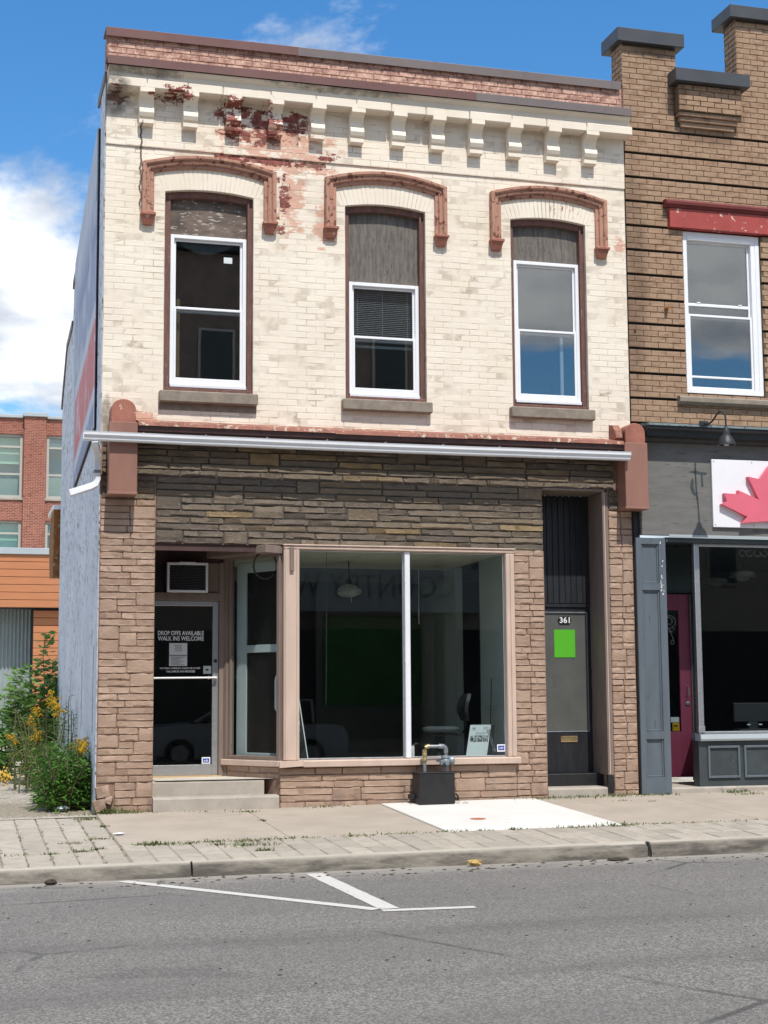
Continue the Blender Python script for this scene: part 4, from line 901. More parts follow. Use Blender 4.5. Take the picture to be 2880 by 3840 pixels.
# steps
def step(x0, x1, y0_, y1_, z0_, z1_, name, parent, mat='concrete'):
    b = MB(); N = 14; pr_ = [(y1_, z0_), (y0_, z0_), (y0_+.004, z1_-.02), (y0_+.02, z1_), (y1_, z1_+.006)]
    for i in range(N+1):
        x = x0+(x1-x0)*i/N; b.v += [(x, y_+(.006*mnoise.noise(Vector((x*4, k*3., 0))) if k in (2, 3) else 0), z_+(.004*mnoise.noise(Vector((x*3, 7+k, 0))) if k in (2, 3) else 0)) for k, (y_, z_) in enumerate(pr_)]
    n = 5; b.f = [(i*n+j, (i+1)*n+j, (i+1)*n+(j+1) % n, i*n+(j+1) % n) for i in range(N) for j in range(n)] + [tuple(range(n)), tuple(range(N*n+n-1, N*n-1, -1))]
    return b.build(name, mat, parent)
step(2.31, 3.65, .10, 1.2, -.1, .330, 'step', B); step(2.30, 3.795, -.10, .101, -.15, .150, 'step', B); MB().cbox(2.31, 3.26, DY-.10, DY+.06, .331, .352, .004).build('threshold', 'wood', B)
# air conditioner in the transom
AC = thing('air_conditioner', 'white-trimmed air conditioner set in the transom over the shop door', 'air conditioner', (2.80, DY, 2.62))
b = MB(); frame_rect(b, 2.548, 3.06, 2.61, 2.982, .74, .80, .03); b.build('trim', 'whitealu', AC)
MB().box(2.56, 3.05, .80, DY+.049, 2.622, 2.97).build('case', 'greymetal', AC)
gr = MB()
for k in range(16): gr.cbox(2.58, 3.03, .765, .785, 2.645+k*.0195, 2.655+k*.0195, .001)
gr.build('grille', 'black', AC, kind='stuff'); MB().cbox(2.70, 2.90, .73, .745, 2.972, 2.988, .003).build('handle_lip', 'whitealu', AC)

# ------------------------------------------------------------------ door 361
RY = .56; ent = MB(); ent.box(8.152, 8.2, .302, 1.0, -.2, 3.96); ent.box(7.18, 7.244, .302, 1.0, -.2, 3.96); ent.build('entry_wall', 'greybrown', B)
jb = MB(); jb.cbox(8.105, 8.1515, .0, RY, .30, 3.93, .006); jb.cbox(8.07, 8.104, -.005, .03, .30, 3.93, .005); jb.cbox(7.246, 8.106, -.01, RY, 3.931, 3.957, .004); jb.build('entry_jamb', 'greybrown', B)
MB().cbox(8.092, 8.103, -.010, -.006, .31, 3.92, .001).build('jamb_trim', 'peach', B)
MB().cbox(8.07, 8.15, -.002, .06, .08, .298, .005).build('jamb_foot', 'black', B)
D3 = MB(); D3.cbox(7.262, 7.44, RY, RY+.05, .31, 2.46, .004); D3.cbox(8.062, 8.17, RY, RY+.05, .31, 2.46, .004); D3.cbox(7.441, 8.061, RY, RY+.05, .31, .838, .004); D3.cbox(7.441, 8.061, RY, RY+.05, 2.392, 2.46, .004)
D3 = D3.build('apartment_door', 'blackboard', B, label='charcoal door numbered 361 with a bright green sheet')
MB().box(7.441, 8.061, RY+.012, RY+.03, .838, 2.392).build('panel', 'frost', D3)
b = MB(); frame_rect(b, 7.436, 8.066, .833, 2.397, RY-.008, RY+.0, .014); b.build('panel_bead', 'greymetal', D3)
MB().box(7.25, 8.105, RY-.02, RY+.05, 2.461, 2.505).build('door_head', 'blackboard', B)
px = 7.255; k = 0
while px < 8.10: MB().cbox(px, min(px+.079, 8.104), RY-.028+random.uniform(0, .003), RY+.0, 2.508, 3.93, .005).build('plank', 'blackboard', B); px += .083
pl = MB().prism_y([(7.652, 2.29), (7.672, 2.25), (7.675, 2.243), (7.818, 2.243), (7.84, 2.29), (7.818, 2.337), (7.675, 2.337)], RY-.002, RY+.0115).build('number_plate', 'ink', D3)
text('361', 'numerals', 'white', D3, 7.745, RY-.004, 2.29, .142, .078, bold=.015)
MB().box(7.596, 7.889, RY+.006, RY+.0115, 1.802, 2.165).build('green_sheet', 'green', D3)
sl = MB(); frame_rect(sl, 7.655, 7.893, .702, .782, RY-.01, RY-.0, .012); sl.box(7.667, 7.881, RY-.006, RY-.002, .714, .770); sl.build('mail_slot', 'brass', D3)
MB().lathe([(.028, 0), (.028, -.02), (.02, -.022)], (8.113, RY, 1.61), 'y', 14).build('deadbolt', 'black', D3)
MB().cbox(8.085, 8.145, RY-.012, RY, 1.09, 1.42, .006).tube([(8.115, RY-.012, 1.36), (8.115, RY-.055, 1.33), (8.115, RY-.055, 1.18), (8.115, RY-.012, 1.15)], .011, 8).build('door_pull', 'black', D3, smooth=True)
MB().cbox(7.25, 8.15, .33, RY+.05, .10, .309, .008).build('kick_step', 'black', B)
step(7.262, 8.15, .02, .35, -.1, .148, 'step', B)

# ------------------------------------------------------------------ shop interior
IN = MB(); IN.quad((2.35, .1, .34), (7.0, .1, .34), (7.0, 8.2, .34), (2.35, 8.2, .34)[0:3]); IN = IN.build('interior_floor', 'darkfloor', B)
MB().box(3.9, 6.94, .125, .75, .345, .548).build('display_ledge', 'darkfloor', B)
MB().box(6.95, 7.05, .12, 1.66, .3, 3.16).box(6.95, 7.05, 2.7, 8.3, .3, 3.16).build('partition_wall', 'interior', B)
MB().cbox(6.938, 6.951, .13, 1.64, 1.135, 1.165, .003).build('chair_rail', 'interior', B)
for i in range(4):
    for j in range(4): MB().box(3.30+i*.92+.006, 3.30+(i+1)*.92-.006, .14+j*.78+.006, .14+(j+1)*.78-.006, 3.15, 3.165).build('ceiling_tile', 'ceilingtile', B)
MB().box(2.3, 7.1, .13, 6.6, 3.166, 3.2).box(7.101, 8.4, .7, 6.6, 3.166, 3.2).build('ceiling', 'darkwall', B)
MB().box(2.3, 7.1, 3.27, 3.36, 2.95, 3.165).build('ceiling_drop', 'darkwall', B)
MB().box(2.3, 9.2, 6.3, 6.4, .3, 3.16).build('back_wall', 'darkwall', B); MB().box(2.2, 2.3, 1.2, 6.3, .3, 3.16).build('left_wall', 'darkwall', B)
MB().box(5.40, 6.93, 4.4, 4.44, 1.18, 2.52).build('green_panel', 'greenwall', B); MB().box(5.30, 6.94, 4.441, 4.5, .34, 3.15).build('partition_screen', 'darkwall', B)
MB().box(8.2, 8.3, .7, 6.3, .3, 3.165).build('rear_passage_wall', 'darkwall', B)
def leaf_frame(b):
    b.cbox(.02, .13, .09, .13, .56, 2.98, .004); b.cbox(AL-.27, AL-.09, .09, .13, .56, 2.98, .004); b.cbox(.13, AL-.27, .09, .13, 1.86, 1.955, .004); b.cbox(.13, AL-.27, .09, .13, .56, .63, .004); b.cbox(.13, AL-.27, .09, .13, 2.86, 2.98, .004)
IND = angled(leaf_frame, 'inner_door', 'interior', B); angled(lambda b: b.box(.13, AL-.27, .108, .112, .63, 1.86), 'panel', 'ink', IND); angled(lambda b: b.box(.13, AL-.27, .108, .112, 1.955, 2.86), 'panel', 'ink', IND)
def pull(b):
    b.tube([(.11, .09, 1.60), (.14, .05, 1.585), (.155, .04, 1.54), (.155, .04, 1.16), (.14, .05, 1.11), (.11, .09, 1.09)], .016, 8)
    for k in range(7): b.lathe([(.021, -.02), (.021, .02)], (.155, .04, 1.2+k*.05), 'z', 8)
angled(pull, 'pull_handle', 'whitealu', IND, smooth=True)
# pendant, chain, outlet
PN = thing('pendant_lamp', 'white glass pendant lamp hanging inside the shop window', 'lamp', (5.19, 2.0, 2.7))
MB().tube([(5.19, 2.0, 3.15), (5.19, 2.0, 2.90)], .008, 6).build('rod', 'black', PN); MB().lathe([(.04, 2.90), (.05, 2.88), (.05, 2.83), (.04, 2.82)], (5.19, 2.0, 0), 'z', 12).build('cap', 'black', PN)
MB().lathe([(.05, .14), (.09, .13), (.165, .07), (.172, .03), (.15, .0), (.08, -.03), (.02, -.035)], (5.19, 2.0, 2.69), 'z', 20).build('shade', 'shade', PN, smooth=True)
MB().tube([(5.225, 2.0, 2.69), (5.225, 2.0, 2.58)], .003, 4).build('pull_cord', 'white', PN)
chn = MB()
for k in range(46):
    zz = 2.915-k*.0152; chn.tube([(5.699+(.004 if k % 2 else 0), .4, zz), (5.699-(.004 if k % 2 else 0), .4, zz-.013)], .0045, 4)
tagged(chn.build('hanging_chain', 'silver'), 'thin metal chain hanging behind the right-hand shop pane', 'chain')
MB().tube([(4.50, .42, 3.15), (4.497, .42, 2.2), (4.492, .42, 1.21)], .0025, 5).build('cord', 'slate', B)
tagged(MB().cbox(5.498, 5.56, .18, .22, .56, .70, .006).cbox(5.515, 5.543, .172, .181, .60, .665, .003).build('outlet_box', 'vinyl'), 'small white outlet box standing behind the centre bar', 'outlet')
# drafting chair
CH_ = thing('office_chair', 'grey drafting chair standing inside the shop window', 'chair', (6.11, .82, .345))
b = MB(); prof = [(.02, -.035), (.17, -.035), (.225, -.02), (.243, .0), (.235, .022), (.18, .034), (.05, .03)]
b.lathe(prof, (6.11, .82, .885), 'z', 22); b.build('seat', 'chairfab', CH_, smooth=True)
MB().cbox(6.02, 6.2, .74, .9, .80, .849, .01).build('mechanism', 'chairback', CH_); MB().tube([(6.12, .82, .80), (6.12, .82, .42)], .028, 10).build('column', 'chairback', CH_, smooth=True)
MB().tube([(6.12, .82, .83), (6.33, .85, .81), (6.43, .87, .84), (6.47, .88, .93), (6.46, .88, 1.10)], .015, 8).build('back_arm', 'chairback', CH_, smooth=True)
bb = MB()
for i in range(9):
    t = i/8; zz = .99+.35*t; wdt = .165*(1-abs(2*t-1)**3*.45); xx = 6.43-.05*math.sin(t*math.pi)+.03*t
    for k in range(7): s = k/6*2-1; bb.v.append((xx-.035*(1-s*s)*-1, .86+wdt*s, zz))
    for k in range(7): s = k/6*2-1; bb.v.append((xx+.05-.02*(1-s*s)*-1, .86+wdt*s, zz))
for i in range(8):
    for k in range(6): bb.f += [(i*14+k, (i+1)*14+k, (i+1)*14+k+1, i*14+k+1), (i*14+7+k, i*14+8+k, (i+1)*14+8+k, (i+1)*14+7+k)]
    bb.f += [(i*14, i*14+7, (i+1)*14+7, (i+1)*14), (i*14+6, (i+1)*14+6, (i+1)*14+13, i*14+13)]
bb.f += [tuple(list(range(7))+list(range(13, 6, -1))), tuple(list(range(112, 119))+list(range(125, 118, -1)))[::-1]]
bb.build('backrest', 'chairback', CH_, smooth=True)
for k in range(5):
    a = 2*math.pi*k/5+.3; MB().tube([(6.12, .82, .44), (6.12+.2*math.cos(a), .82+.2*math.sin(a), .39)], [.022, .014], 6).build('foot', 'chairback', CH_)
# leaning for-lease boards
def leaning(name, label, x0, x1, zt, shift, mats, th=.012, y0_=.24, y1_=.34):
    t = thing(name, label, 'sign', ((x0+x1)/2, y0_, .549))
    b = MB(); b.add([(x0, y0_, .55), (x1, y0_, .55), (x1+shift, y1_, zt), (x0+shift, y1_, zt), (x0, y0_+th, .55), (x1, y0_+th, .55), (x1+shift, y1_+th, zt), (x0+shift, y1_+th, zt)], [(0,1,2,3),(7,6,5,4),(0,4,5,1),(1,5,6,2),(2,6,7,3),(3,7,4,0)])
    b.build('board', mats, t); return t
LB = leaning('leaning_board', 'white for-lease board leaning upside down in the window corner', 6.25, 6.525, .945, .10, 'paper')
text('519-029-5746', 'print', 'ink', LB, 6.44, .277, .77, .235, .085, rot=(R(76), R(180), 0), bold=.02); text('LEASE', 'print', 'printgrey', LB, 6.47, .288, .84, .14, .02, rot=(R(76), R(180), 0)); text('H', 'print', 'ink', LB, 6.385, .31, .90, .03, .035, rot=(R(76), R(180), 0)); text('-----', 'print', 'ink', LB, 6.545, .31, .905, .06, .008, rot=(R(76), R(180), 0))
leaning('leaning_board', 'black board with pale script behind the white leaning board', 6.53, 6.605, .94, .075, 'ink', y0_=.25, y1_=.35); text('SALE', 'print', 'printgrey', [o for o in bpy.data.objects if o.name.startswith('leaning_board') and o.type == 'EMPTY'][-1], 6.605, .285, .75, .04, .30, rot=(R(76), R(-12), 0))
tagged(MB().tube([(6.61, .36, .55), (6.646, .36, 1.53)], .006, 5).build('thin_rod', 'black'), 'thin dark rod standing behind the leaning boards', 'rod')
LS = thing('leaning_signboard', 'narrow dark panel with a white edge leaning at the left of the window', 'sign', (4.15, .2, .549))
MB().add([(4.06, .2, .55), (4.205, .2, .55), (4.115, .3, 1.27), (4.06, .3, 1.27), (4.06, .21, .55), (4.205, .21, .55), (4.115, .31, 1.27), (4.06, .31, 1.27)], [(0,1,2,3),(7,6,5,4),(0,4,5,1),(1,5,6,2),(2,6,7,3),(3,7,4,0)]).build('board', 'ink', LS)
MB().add([(4.205, .195, .55), (4.217, .195, .55), (4.127, .297, 1.275), (4.115, .297, 1.275), (4.205, .212, .55), (4.217, .212, .55), (4.127, .313, 1.275), (4.115, .313, 1.275)], [(0,1,2,3),(7,6,5,4),(0,4,5,1),(1,5,6,2),(2,6,7,3),(3,7,4,0)]).build('edge_trim', 'vinyl', LS)
text('IOVANOVICH', 'print', 'paper', LS, 4.10, .245, .83, .40, .045, rot=(R(82), R(90), 0))

# ------------------------------------------------------------------ gas meter
GM = thing('gas_meter', 'black gas meter box with looped grey pipes against the stone bulkhead', 'gas meter', (5.68, -.3, .0))
b = MB(); b.cbox(5.455, 5.905, -.36, -.06, .015, .385, .008); b.build('box', 'boxblack', GM)
MB().cbox(5.45, 5.91, -.365, -.055, .385, .393, .003).build('lid', 'boxblack', GM)
py = -.16
MB().tube([(5.585, py, .38), (5.585, py, .64)], .021, 12).build('riser_pipe', 'galv', GM, smooth=True)
MB().lathe([(.026, 0), (.030, .005), (.030, .035), (.026, .04), (.026, .07), (.030, .075), (.030, .10), (.026, .105)], (5.585, py, .515), 'z', 12).build('union', 'brass', GM, smooth=True)
MB().tube([(5.585, py, .62), (5.585, py, .66), (5.597, py, .687), (5.625, py, .70), (5.645, py, .70)], .029, 12).build('elbow', 'brass', GM, smooth=True)
MB().tube([(5.64, py, .70), (5.79, py, .70)], .021, 12).build('cross_pipe', 'galv', GM, smooth=True)
MB().lathe([(.028, 0), (.031, .004), (.031, .03), (.028, .034)], (5.765, py, .70), 'x', 12).build('coupling', 'galv', GM, smooth=True)
MB().tube([(5.79, py, .70), (5.825, py, .70), (5.848, py, .685), (5.857, py, .655), (5.857, py, .62)], .029, 12).build('elbow', 'galv', GM, smooth=True)
MB().tube([(5.857, py, .63), (5.855, py, .38)], .02, 12).build('drop_pipe', 'galv', GM, smooth=True)
MB().lathe([(.03, .09), (.05, .085), (.055, .06), (.045, .05), (.055, .03), (.06, -.01), (.045, -.03), (.035, -.05)], (5.85, py, .50), 'z', 14).build('regulator', 'greymetal', GM, smooth=True)
MB().lathe([(.03, 0), (.055, .03), (.06, .05), (.06, .075), (.04, .09)], (5.87, py, .525), 'x', 14).build('diaphragm', 'greymetal', GM, smooth=True); MB().lathe([(.03, 0), (.03, -.06), (.025, -.07)], (5.84, py-.04, .50), 'y', 10).build('vent_cap', 'greymetal', GM, smooth=True); MB().cbox(5.78, 5.81, py-.03, py+.02, .47, .53, .006).build('valve_tab', 'greymetal', GM)
for xx in (5.40, 5.912): MB().cbox(xx, xx+.05, -.2, -.05, .075, .125, .004).build('bracket_foot', 'boxblack', GM)
MB().tube([(5.96, -.04, .10), (6.02, -.03, .12), (6.05, -.03, .08), (6.05, -.03, .0)], .012, 6).build('stub_pipe', 'boxblack', GM)
deb = MB(); rr = random.Random(9)
for k in range(70):
    x, y_ = 5.42+rr.random()*.68, -.34+rr.random()*.30; s = rr.uniform(.006, .018); zz = zs(x, y_)+.008; deb.add([(x-s, y_-s, zz), (x+s, y_-s*.6, zz), (x+s*.7, y_+s, zz), (x-s*.8, y_+s*.8, zz), (x+s*.1, y_, zz+s*1.3)], [(0,1,4), (1,2,4), (2,3,4), (3,0,4)])
deb.build('rubble', 'concrete', kind='stuff', label='small rubble around the foot of the gas meter')

# ------------------------------------------------------------------ the tan brick neighbour
NB = thing('tan_brick_building', 'tan brick neighbour with black parapet caps and a dark shopfront', 'building', (10.5, 0, 0.1))
NX1 = 13.6; NX0 = 8.51
nc = MB(); y0_ = .035
nc.box(NX0, 9.34, y0_, .35, 4.80, 7.55); nc.box(10.49, NX1, y0_, .35, 4.80, 7.55); nc.box(9.34, 10.49, y0_, .35, 4.80, 5.25); nc.box(NX0, NX1, y0_, .35, 7.55, 9.56); nc.box(NX0+.006, 9.304, y0_, .345, 9.561, 10.05); nc.box(10.240, 11.14, y0_, .345, 9.561, 10.58); nc.box(11.7, NX1, y0_, .345, 9.561, 10.0)
nc.build('wall_core', 'ply_rim', NB); MB().box(NX0+.002, NX1, .0075, .0345, 8.886, 9.558).box(NX0+.006, 9.304, .0075, .0345, 9.562, 10.05).box(10.24, 11.14, .0075, .0345, 9.562, 10.58).build('wall_bedding', 'tan_mortar', NB)
GRV = [8.87-.3345*i for i in range(13)]
rects = []; z = GRV[-1]+.012; bands = []
for i in range(12): bands.append((GRV[12-i]+.014, GRV[11-i]-.014))
odd = 0
for za_, zb_ in bands:
    ch = (zb_-za_)/4; bj = MB()
    for xa, xb in (((NX0, 9.338), (10.492, NX1)) if 5.3 < (za_+zb_)/2 < 7.5 else ((NX0, NX1),)): bj.box(xa+.002, xb-.002, .0075, .0345, za_+.003, zb_-.003)
    bj.build('band_bedding', 'tan_mortar', NB)
    for r in range(4):
        zz = za_+r*ch; zm = zz+ch/2; holes = []
        if 5.25 < zm < 7.53: holes.append((9.335, 10.495))
        if 7.53 <= zm < 7.80: holes.append((9.12, 13.7))
        rects += lay_course(NX0, NX1, zz, zz+ch, .212, odd, holes); odd ^= 1
zz = GRV[0]+.014
while zz+.0765 < 9.57:
    rects += lay_course(NX0, NX1, zz, zz+.0765, .212, odd, [(9.27, 10.2)] if 9.0 < zz+.04 < 9.6 else []); odd ^= 1; zz += .0765
while zz+.0765 < 10.62:
    if zz < 10.02: rects += lay_course(NX0, 9.31, zz, zz+.0765, .212, odd, [])
    rects += lay_course(10.234, 11.146, zz, zz+.0765, .212, odd, []); odd ^= 1; zz += .0765
rects = [r for r in rects]
vis = [r for r in rects if r[0] < 10.9]; hid = [r for r in rects if r[0] >= 10.9]
place_bricks(vis, 'tan', NB, 'brick', 0, joint=.0085, most=300, yj=.003, rest_name='brickwork'); place_bricks(hid, 'tan', NB, 'brickwork', 0, joint=.010, most=0, rest_name='brickwork')
# side faces of the parapet piers
rs = MB()
for xf, zt, zb_ in ((NX0, 10.06, 9.0), (10.234, 10.6, 9.57)):
    zz = zb_; o = 0
    while zz < zt-.02:
        yy = .002 if o else -.104
        while yy < .35:
            a, b_ = max(.002, yy), min(.35, yy+.205)
            if b_-a > .03: rs.cbox(xf-.003, xf+.009, a+.004, b_-.004, zz+.005, zz+.0715, .003)
            yy += .212
        zz += .0765; o ^= 1
rs.build('pier_side_brickwork', 'tan', NB, kind='stuff')
# projecting panel with corbelled foot
pc = MB().box(9.275, 10.195, -.132, .0155, 9.14, 9.50); pc.build('panel_core', 'tan_mortar', NB)
rects = []; zz = 9.145
for r in range(5): rects += lay_course(9.265, 10.205, zz, zz+.073, .212, r % 2, []); zz += .073
place_bricks(rects, 'tan', NB, 'panel_brick', -.15, joint=.010, yj=.003)
MB().cbox(9.285, 10.19, -.115, .0, 9.085, 9.138, .006).build('corbel', 'tan', NB); MB().cbox(9.31, 10.165, -.08, .0, 9.02, 9.082, .006).build('corbel', 'tan', NB); MB().cbox(9.335, 10.14, -.045, .0, 8.95, 9.017, .006).build('corbel', 'tan', NB)
for x0, x1, y_a, y_b, z0_, z1_ in ((8.415, 9.40, -.09, .46, 10.055, 10.245), (10.11, 11.26, -.09, .46, 10.585, 10.765), (9.18, 10.29, -.25, .36, 9.515, 9.695)):
    b = MB(); b.cbox(x0, x1, y_a, y_b, z0_, z1_, .006); b.v = b.v; b.build('parapet_cap', 'blackflash', NB)
# window
b = MB(); frame_rect(b, 9.345, 10.488, 5.30, 7.515, .03, .14, .06); b.cbox(10.36, 10.428, .035, .138, 5.361, 7.454, .004); b.cbox(9.405, 10.36, .02, .14, 7.40, 7.455, .004)
NW = b.build('window', 'vinyl', NB)
b = MB(); frame_rect(b, 9.406, 10.358, 6.33, 7.40, .09, .125, .028); b.cbox(9.43, 10.33, .085, .12, 6.505, 6.545, .004); b.build('sash', 'vinyl', NW)
b = MB(); frame_rect(b, 9.406, 10.358, 5.361, 6.385, .05, .085, .032); b.cbox(9.43, 10.33, .06, .08, 5.515, 5.545, .004); b.build('sash', 'vinyl', NW)
MB().box(9.435, 10.33, .105, .110, 6.36, 7.372).build('pane', 'glass_up', NW); MB().box(9.438, 10.326, .066, .071, 5.393, 6.353).build('pane', 'glass_up', NW)
for xx in (9.56, 10.18): MB().cbox(xx, xx+.05, .078, .1, 6.545, 6.562, .003).build('sash_lock', 'vinyl', NW)
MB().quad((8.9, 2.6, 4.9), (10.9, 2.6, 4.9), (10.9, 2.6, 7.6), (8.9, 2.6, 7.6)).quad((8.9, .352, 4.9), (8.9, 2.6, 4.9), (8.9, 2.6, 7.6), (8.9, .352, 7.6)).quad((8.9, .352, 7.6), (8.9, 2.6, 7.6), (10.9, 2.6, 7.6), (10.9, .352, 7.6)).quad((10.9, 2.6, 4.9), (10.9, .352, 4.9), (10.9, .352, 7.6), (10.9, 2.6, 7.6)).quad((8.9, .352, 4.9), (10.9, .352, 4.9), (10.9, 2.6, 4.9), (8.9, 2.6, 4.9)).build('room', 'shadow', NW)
MB().prism_x([(.1, 5.13), (-.05, 5.13), (-.085, 5.16), (-.085, 5.215), (-.07, 5.235), (.1, 5.25)][::-1], 9.185, 10.62).build('sill', 'sillstone', NW)
ln = MB().cbox(9.125, 11.4, -.06, .05, 7.53, 7.80, .006).build('lintel', 'red_lintel', NB)
MB().prism_x([(0, 7.801), (-.07, 7.801), (-.085, 7.83), (-.11, 7.84), (-.115, 7.875), (-.09, 7.905), (0, 7.91)][::-1], 9.055, 11.5).build('lintel_moulding', 'red_hood', ln)
MB().lathe([(.03, 0), (.03, -.02), (.015, -.05), (.02, -.07)], (9.06, 0, 6.42), 'y', 8).build('iron_stub', 'rust', NB); MB().lathe([(.015, 0), (.015, -.02)], (8.6, 0, 6.1), 'y', 8).build('iron_stub', 'red_hood', NB)
# shopfront cornice, fascia
MB().prism_x([(0.01, 4.60), (-.10, 4.60), (-.13, 4.64), (-.24, 4.655), (-.25, 4.72), (-.29, 4.735), (-.30, 4.78), (.01, 4.79)][::-1], 8.62, NX1).build('shop_cornice', 'corn', NB)
MB().prism_x([(.01, 4.845), (-.305, 4.81), (-.31, 4.781), (.01, 4.791)], 8.615, NX1).build('cornice_top', 'corntop', NB)
MB().box(8.592, NX1, -.05, .02, 3.375, 4.599).build('fascia', 'fascia', NB); MB().box(8.50, 8.591, -.0, .02, 3.34, 4.599).build('fascia_return', 'corn', NB)
fs = MB().cbox(8.98, NX1, -.06, -.0501, 3.352, 3.385, .003).build('fascia_trim', 'greycoping', NB)
rm = MB(); rm.prism_y([(9.290, 4.22), (9.37, 4.245), (9.46, 4.225), (9.56, 4.22), (9.545, 4.19), (9.49, 4.185), (9.50, 4.03), (9.47, 4.03), (9.465, 4.19), (9.40, 4.20)], -.0525, -.05); rm.prism_y([(9.345, 4.15), (9.315, 4.08), (9.31, 4.0), (9.34, 3.93), (9.42, 3.875), (9.375, 3.95), (9.355, 4.02), (9.36, 4.09)][::-1], -.0525, -.05); rm.build('letter_remnant', 'slatedark', NB)
# maple leaf sign
MS = thing('leaf_sign', 'white sign board with a raised red maple leaf on the grey fascia', 'sign', (10.3, -.06, 3.49))
MB().cbox(9.612, 11.35, -.085, -.051, 3.495, 4.398, .004).build('board', 'signwhite', MS)
half = [(10.50, 4.39), (10.416, 4.317), (10.275, 4.142), (10.105, 4.172), (10.258, 3.865), (9.955, 3.985), (9.962, 3.932), (9.75, 3.94), (9.787, 3.838), (9.707, 3.795), (10.075, 3.636), (10.0, 3.55), (10.387, 3.585), (10.47, 3.58), (10.47, 3.51)]
leaf = half + [(21.0-x, z_) for x, z_ in reversed(half)]; leaf = [p for i, p in enumerate(leaf) if i == 0 or abs(p[0]-leaf[i-1][0])+abs(p[1]-leaf[i-1][1]) > 1e-4]
MB().prism_y(leaf[::-1] if sum((leaf[i][0]*leaf[(i+1) % len(leaf)][1]-leaf[(i+1) % len(leaf)][0]*leaf[i][1]) for i in range(len(leaf))) < 0 else leaf, -.15, -.0855).build('maple_leaf', 'leafred', MS)
for sx_, sz_ in ((9.64, 4.37), (9.64, 3.525), (10.2, 4.37), (10.2, 3.525)): MB().lathe([(.008, 0), (.008, -.003)], (sx_, -.085, sz_), 'y', 8).build('screw', 'greymetal', MS)
# gooseneck lamp
GL = thing('gooseneck_lamp', 'black gooseneck barn lamp over the grey fascia', 'lamp', (9.40, -.3, 4.82))
MB().cbox(9.34, 9.46, -.325, -.29, 4.80, 4.86, .005).build('base', 'corn', GL)
MB().tube([(9.41, -.32, 4.83), (9.41, -.42, 4.80), (9.42, -.52, 4.83), (9.43, -.62, 4.90), (9.445, -.70, 4.92), (9.46, -.765, 4.88), (9.465, -.78, 4.80), (9.465, -.78, 4.69)], .012, 8).build('arm', 'corn', GL, smooth=True)
MB().lathe([(.03, 4.70), (.045, 4.66), (.05, 4.60), (.075, 4.575), (.115, 4.50), (.118, 4.47), (.11, 4.47), (.07, 4.56), (.02, 4.60)], (9.465, -.78, 0), 'z', 20).build('lamp_shade', 'corn', GL, smooth=True); MB().lathe([(.02, .06), (.04, .03), (.035, .0), (.01, -.01)], (9.465, -.78, 4.47), 'z', 12).build('bulb', 'shade', GL, smooth=True)
# pilaster with panels
p = MB(); p.box(8.51, 8.915, -.03, .30, .0, 3.335); PI = p.build('pilaster', 'slate', NB)
def panelled(x0, x1, z0_, z1_, parent): 
    b = MB(); frame_rect(b, x0, x1, z0_, z1_, -.045, -.0305, .022); b.build('panel_bead', 'slate', parent)
b = MB()
for z0_, z1_ in ((3.255, 3.335), (2.655, 2.745), (.745, .845), (.05, .265)): b.box(8.58, 8.825, -.06, -.03, z0_, z1_)
b.box(8.505, 8.58, -.0605, -.03, .05, 3.336); b.box(8.825, 8.92, -.0605, -.03, .05, 3.336); b.build('stiles_and_rails', 'slate', PI)
for z0_, z1_ in ((2.745, 3.255), (.845, 2.655), (.265, .745)): panelled(8.58, 8.825, z0_, z1_, PI)
fl = MB(); rr = random.Random(5)
for k in range(26):
    zz = rr.choice([rr.uniform(2.6, 3.3), rr.uniform(2.62, 2.75)]); x = rr.uniform(8.84, 8.885); s = rr.uniform(.004, .014); fl.prism_y([(x-s*.5, zz-s), (x+s*.4, zz-s*.7), (x+s*.5, zz+s), (x-s*.3, zz+s*.8)], -.0625, -.0606)
fl.build('paint_flakes', 'signwhite', PI, kind='stuff')
MB().box(8.495, 8.509, -.02, .3, .0, 3.8).build('dark_joint', 'ply_rim', NB)
# recessed crimson door, display window, bulkhead
MB().box(8.55, NX1, .301, 5.1, 3.345, 3.36).build('recess_soffit', 'slatedark', NB)
MB().box(8.52, 8.95, .301, 1.1, .0, 3.34).build('recess_wall', 'slatedark', NB); MB().box(8.95, NX1, -.02, .30, 3.29, 3.351).build('shop_head', 'slatedark', NB)
ND = MB(); ND.cbox(9.0, 9.10, 1.0, 1.05, .20, 2.68, .004); ND.cbox(9.60, 9.775, 1.0, 1.05, .20, 2.68, .004); ND.cbox(9.10, 9.60, 1.0, 1.05, .20, .81, .004); ND.cbox(9.10, 9.60, 1.0, 1.05, 2.46, 2.68, .004); ND = ND.build('shop_door', 'crimson', NB, label='crimson half-glazed door in the dark recess')
MB().box(9.10, 9.60, 1.02, 1.026, .81, 2.46).build('pane', 'glass', ND)
sc = MB()
for cx, cz, r_, t0, t1 in ((9.46, 2.31, .055, -1, 5.0), (9.475, 2.31, .09, -1.2, 3.2), (9.50, 2.19, .035, 0, 5.5), (9.51, 2.02, .03, 1, 6.2)): sc.tube([(cx+r_*math.cos(t0+(t1-t0)*k/12)*(1-.25*k/12), 1.012, cz+r_*math.sin(t0+(t1-t0)*k/12)*(1-.25*k/12)) for k in range(13)], .006, 5)
sc.tube([(9.42, 1.012, 2.26), (9.48, 1.012, 2.16), (9.52, 1.012, 2.08), (9.53, 1.012, 2.02)], .006, 5); sc.build('iron_scroll', 'silver', ND)
MB().tube([(9.70, .998, 1.42), (9.70, .95, 1.40), (9.70, .95, 1.30), (9.70, .998, 1.28)], .010, 6).build('pull_handle', 'silver', ND, smooth=True); MB().lathe([(.03, 0), (.03, -.015), (.015, -.02)], (9.705, 1.0, 1.19), 'y', 12).build('lock', 'silver', ND)
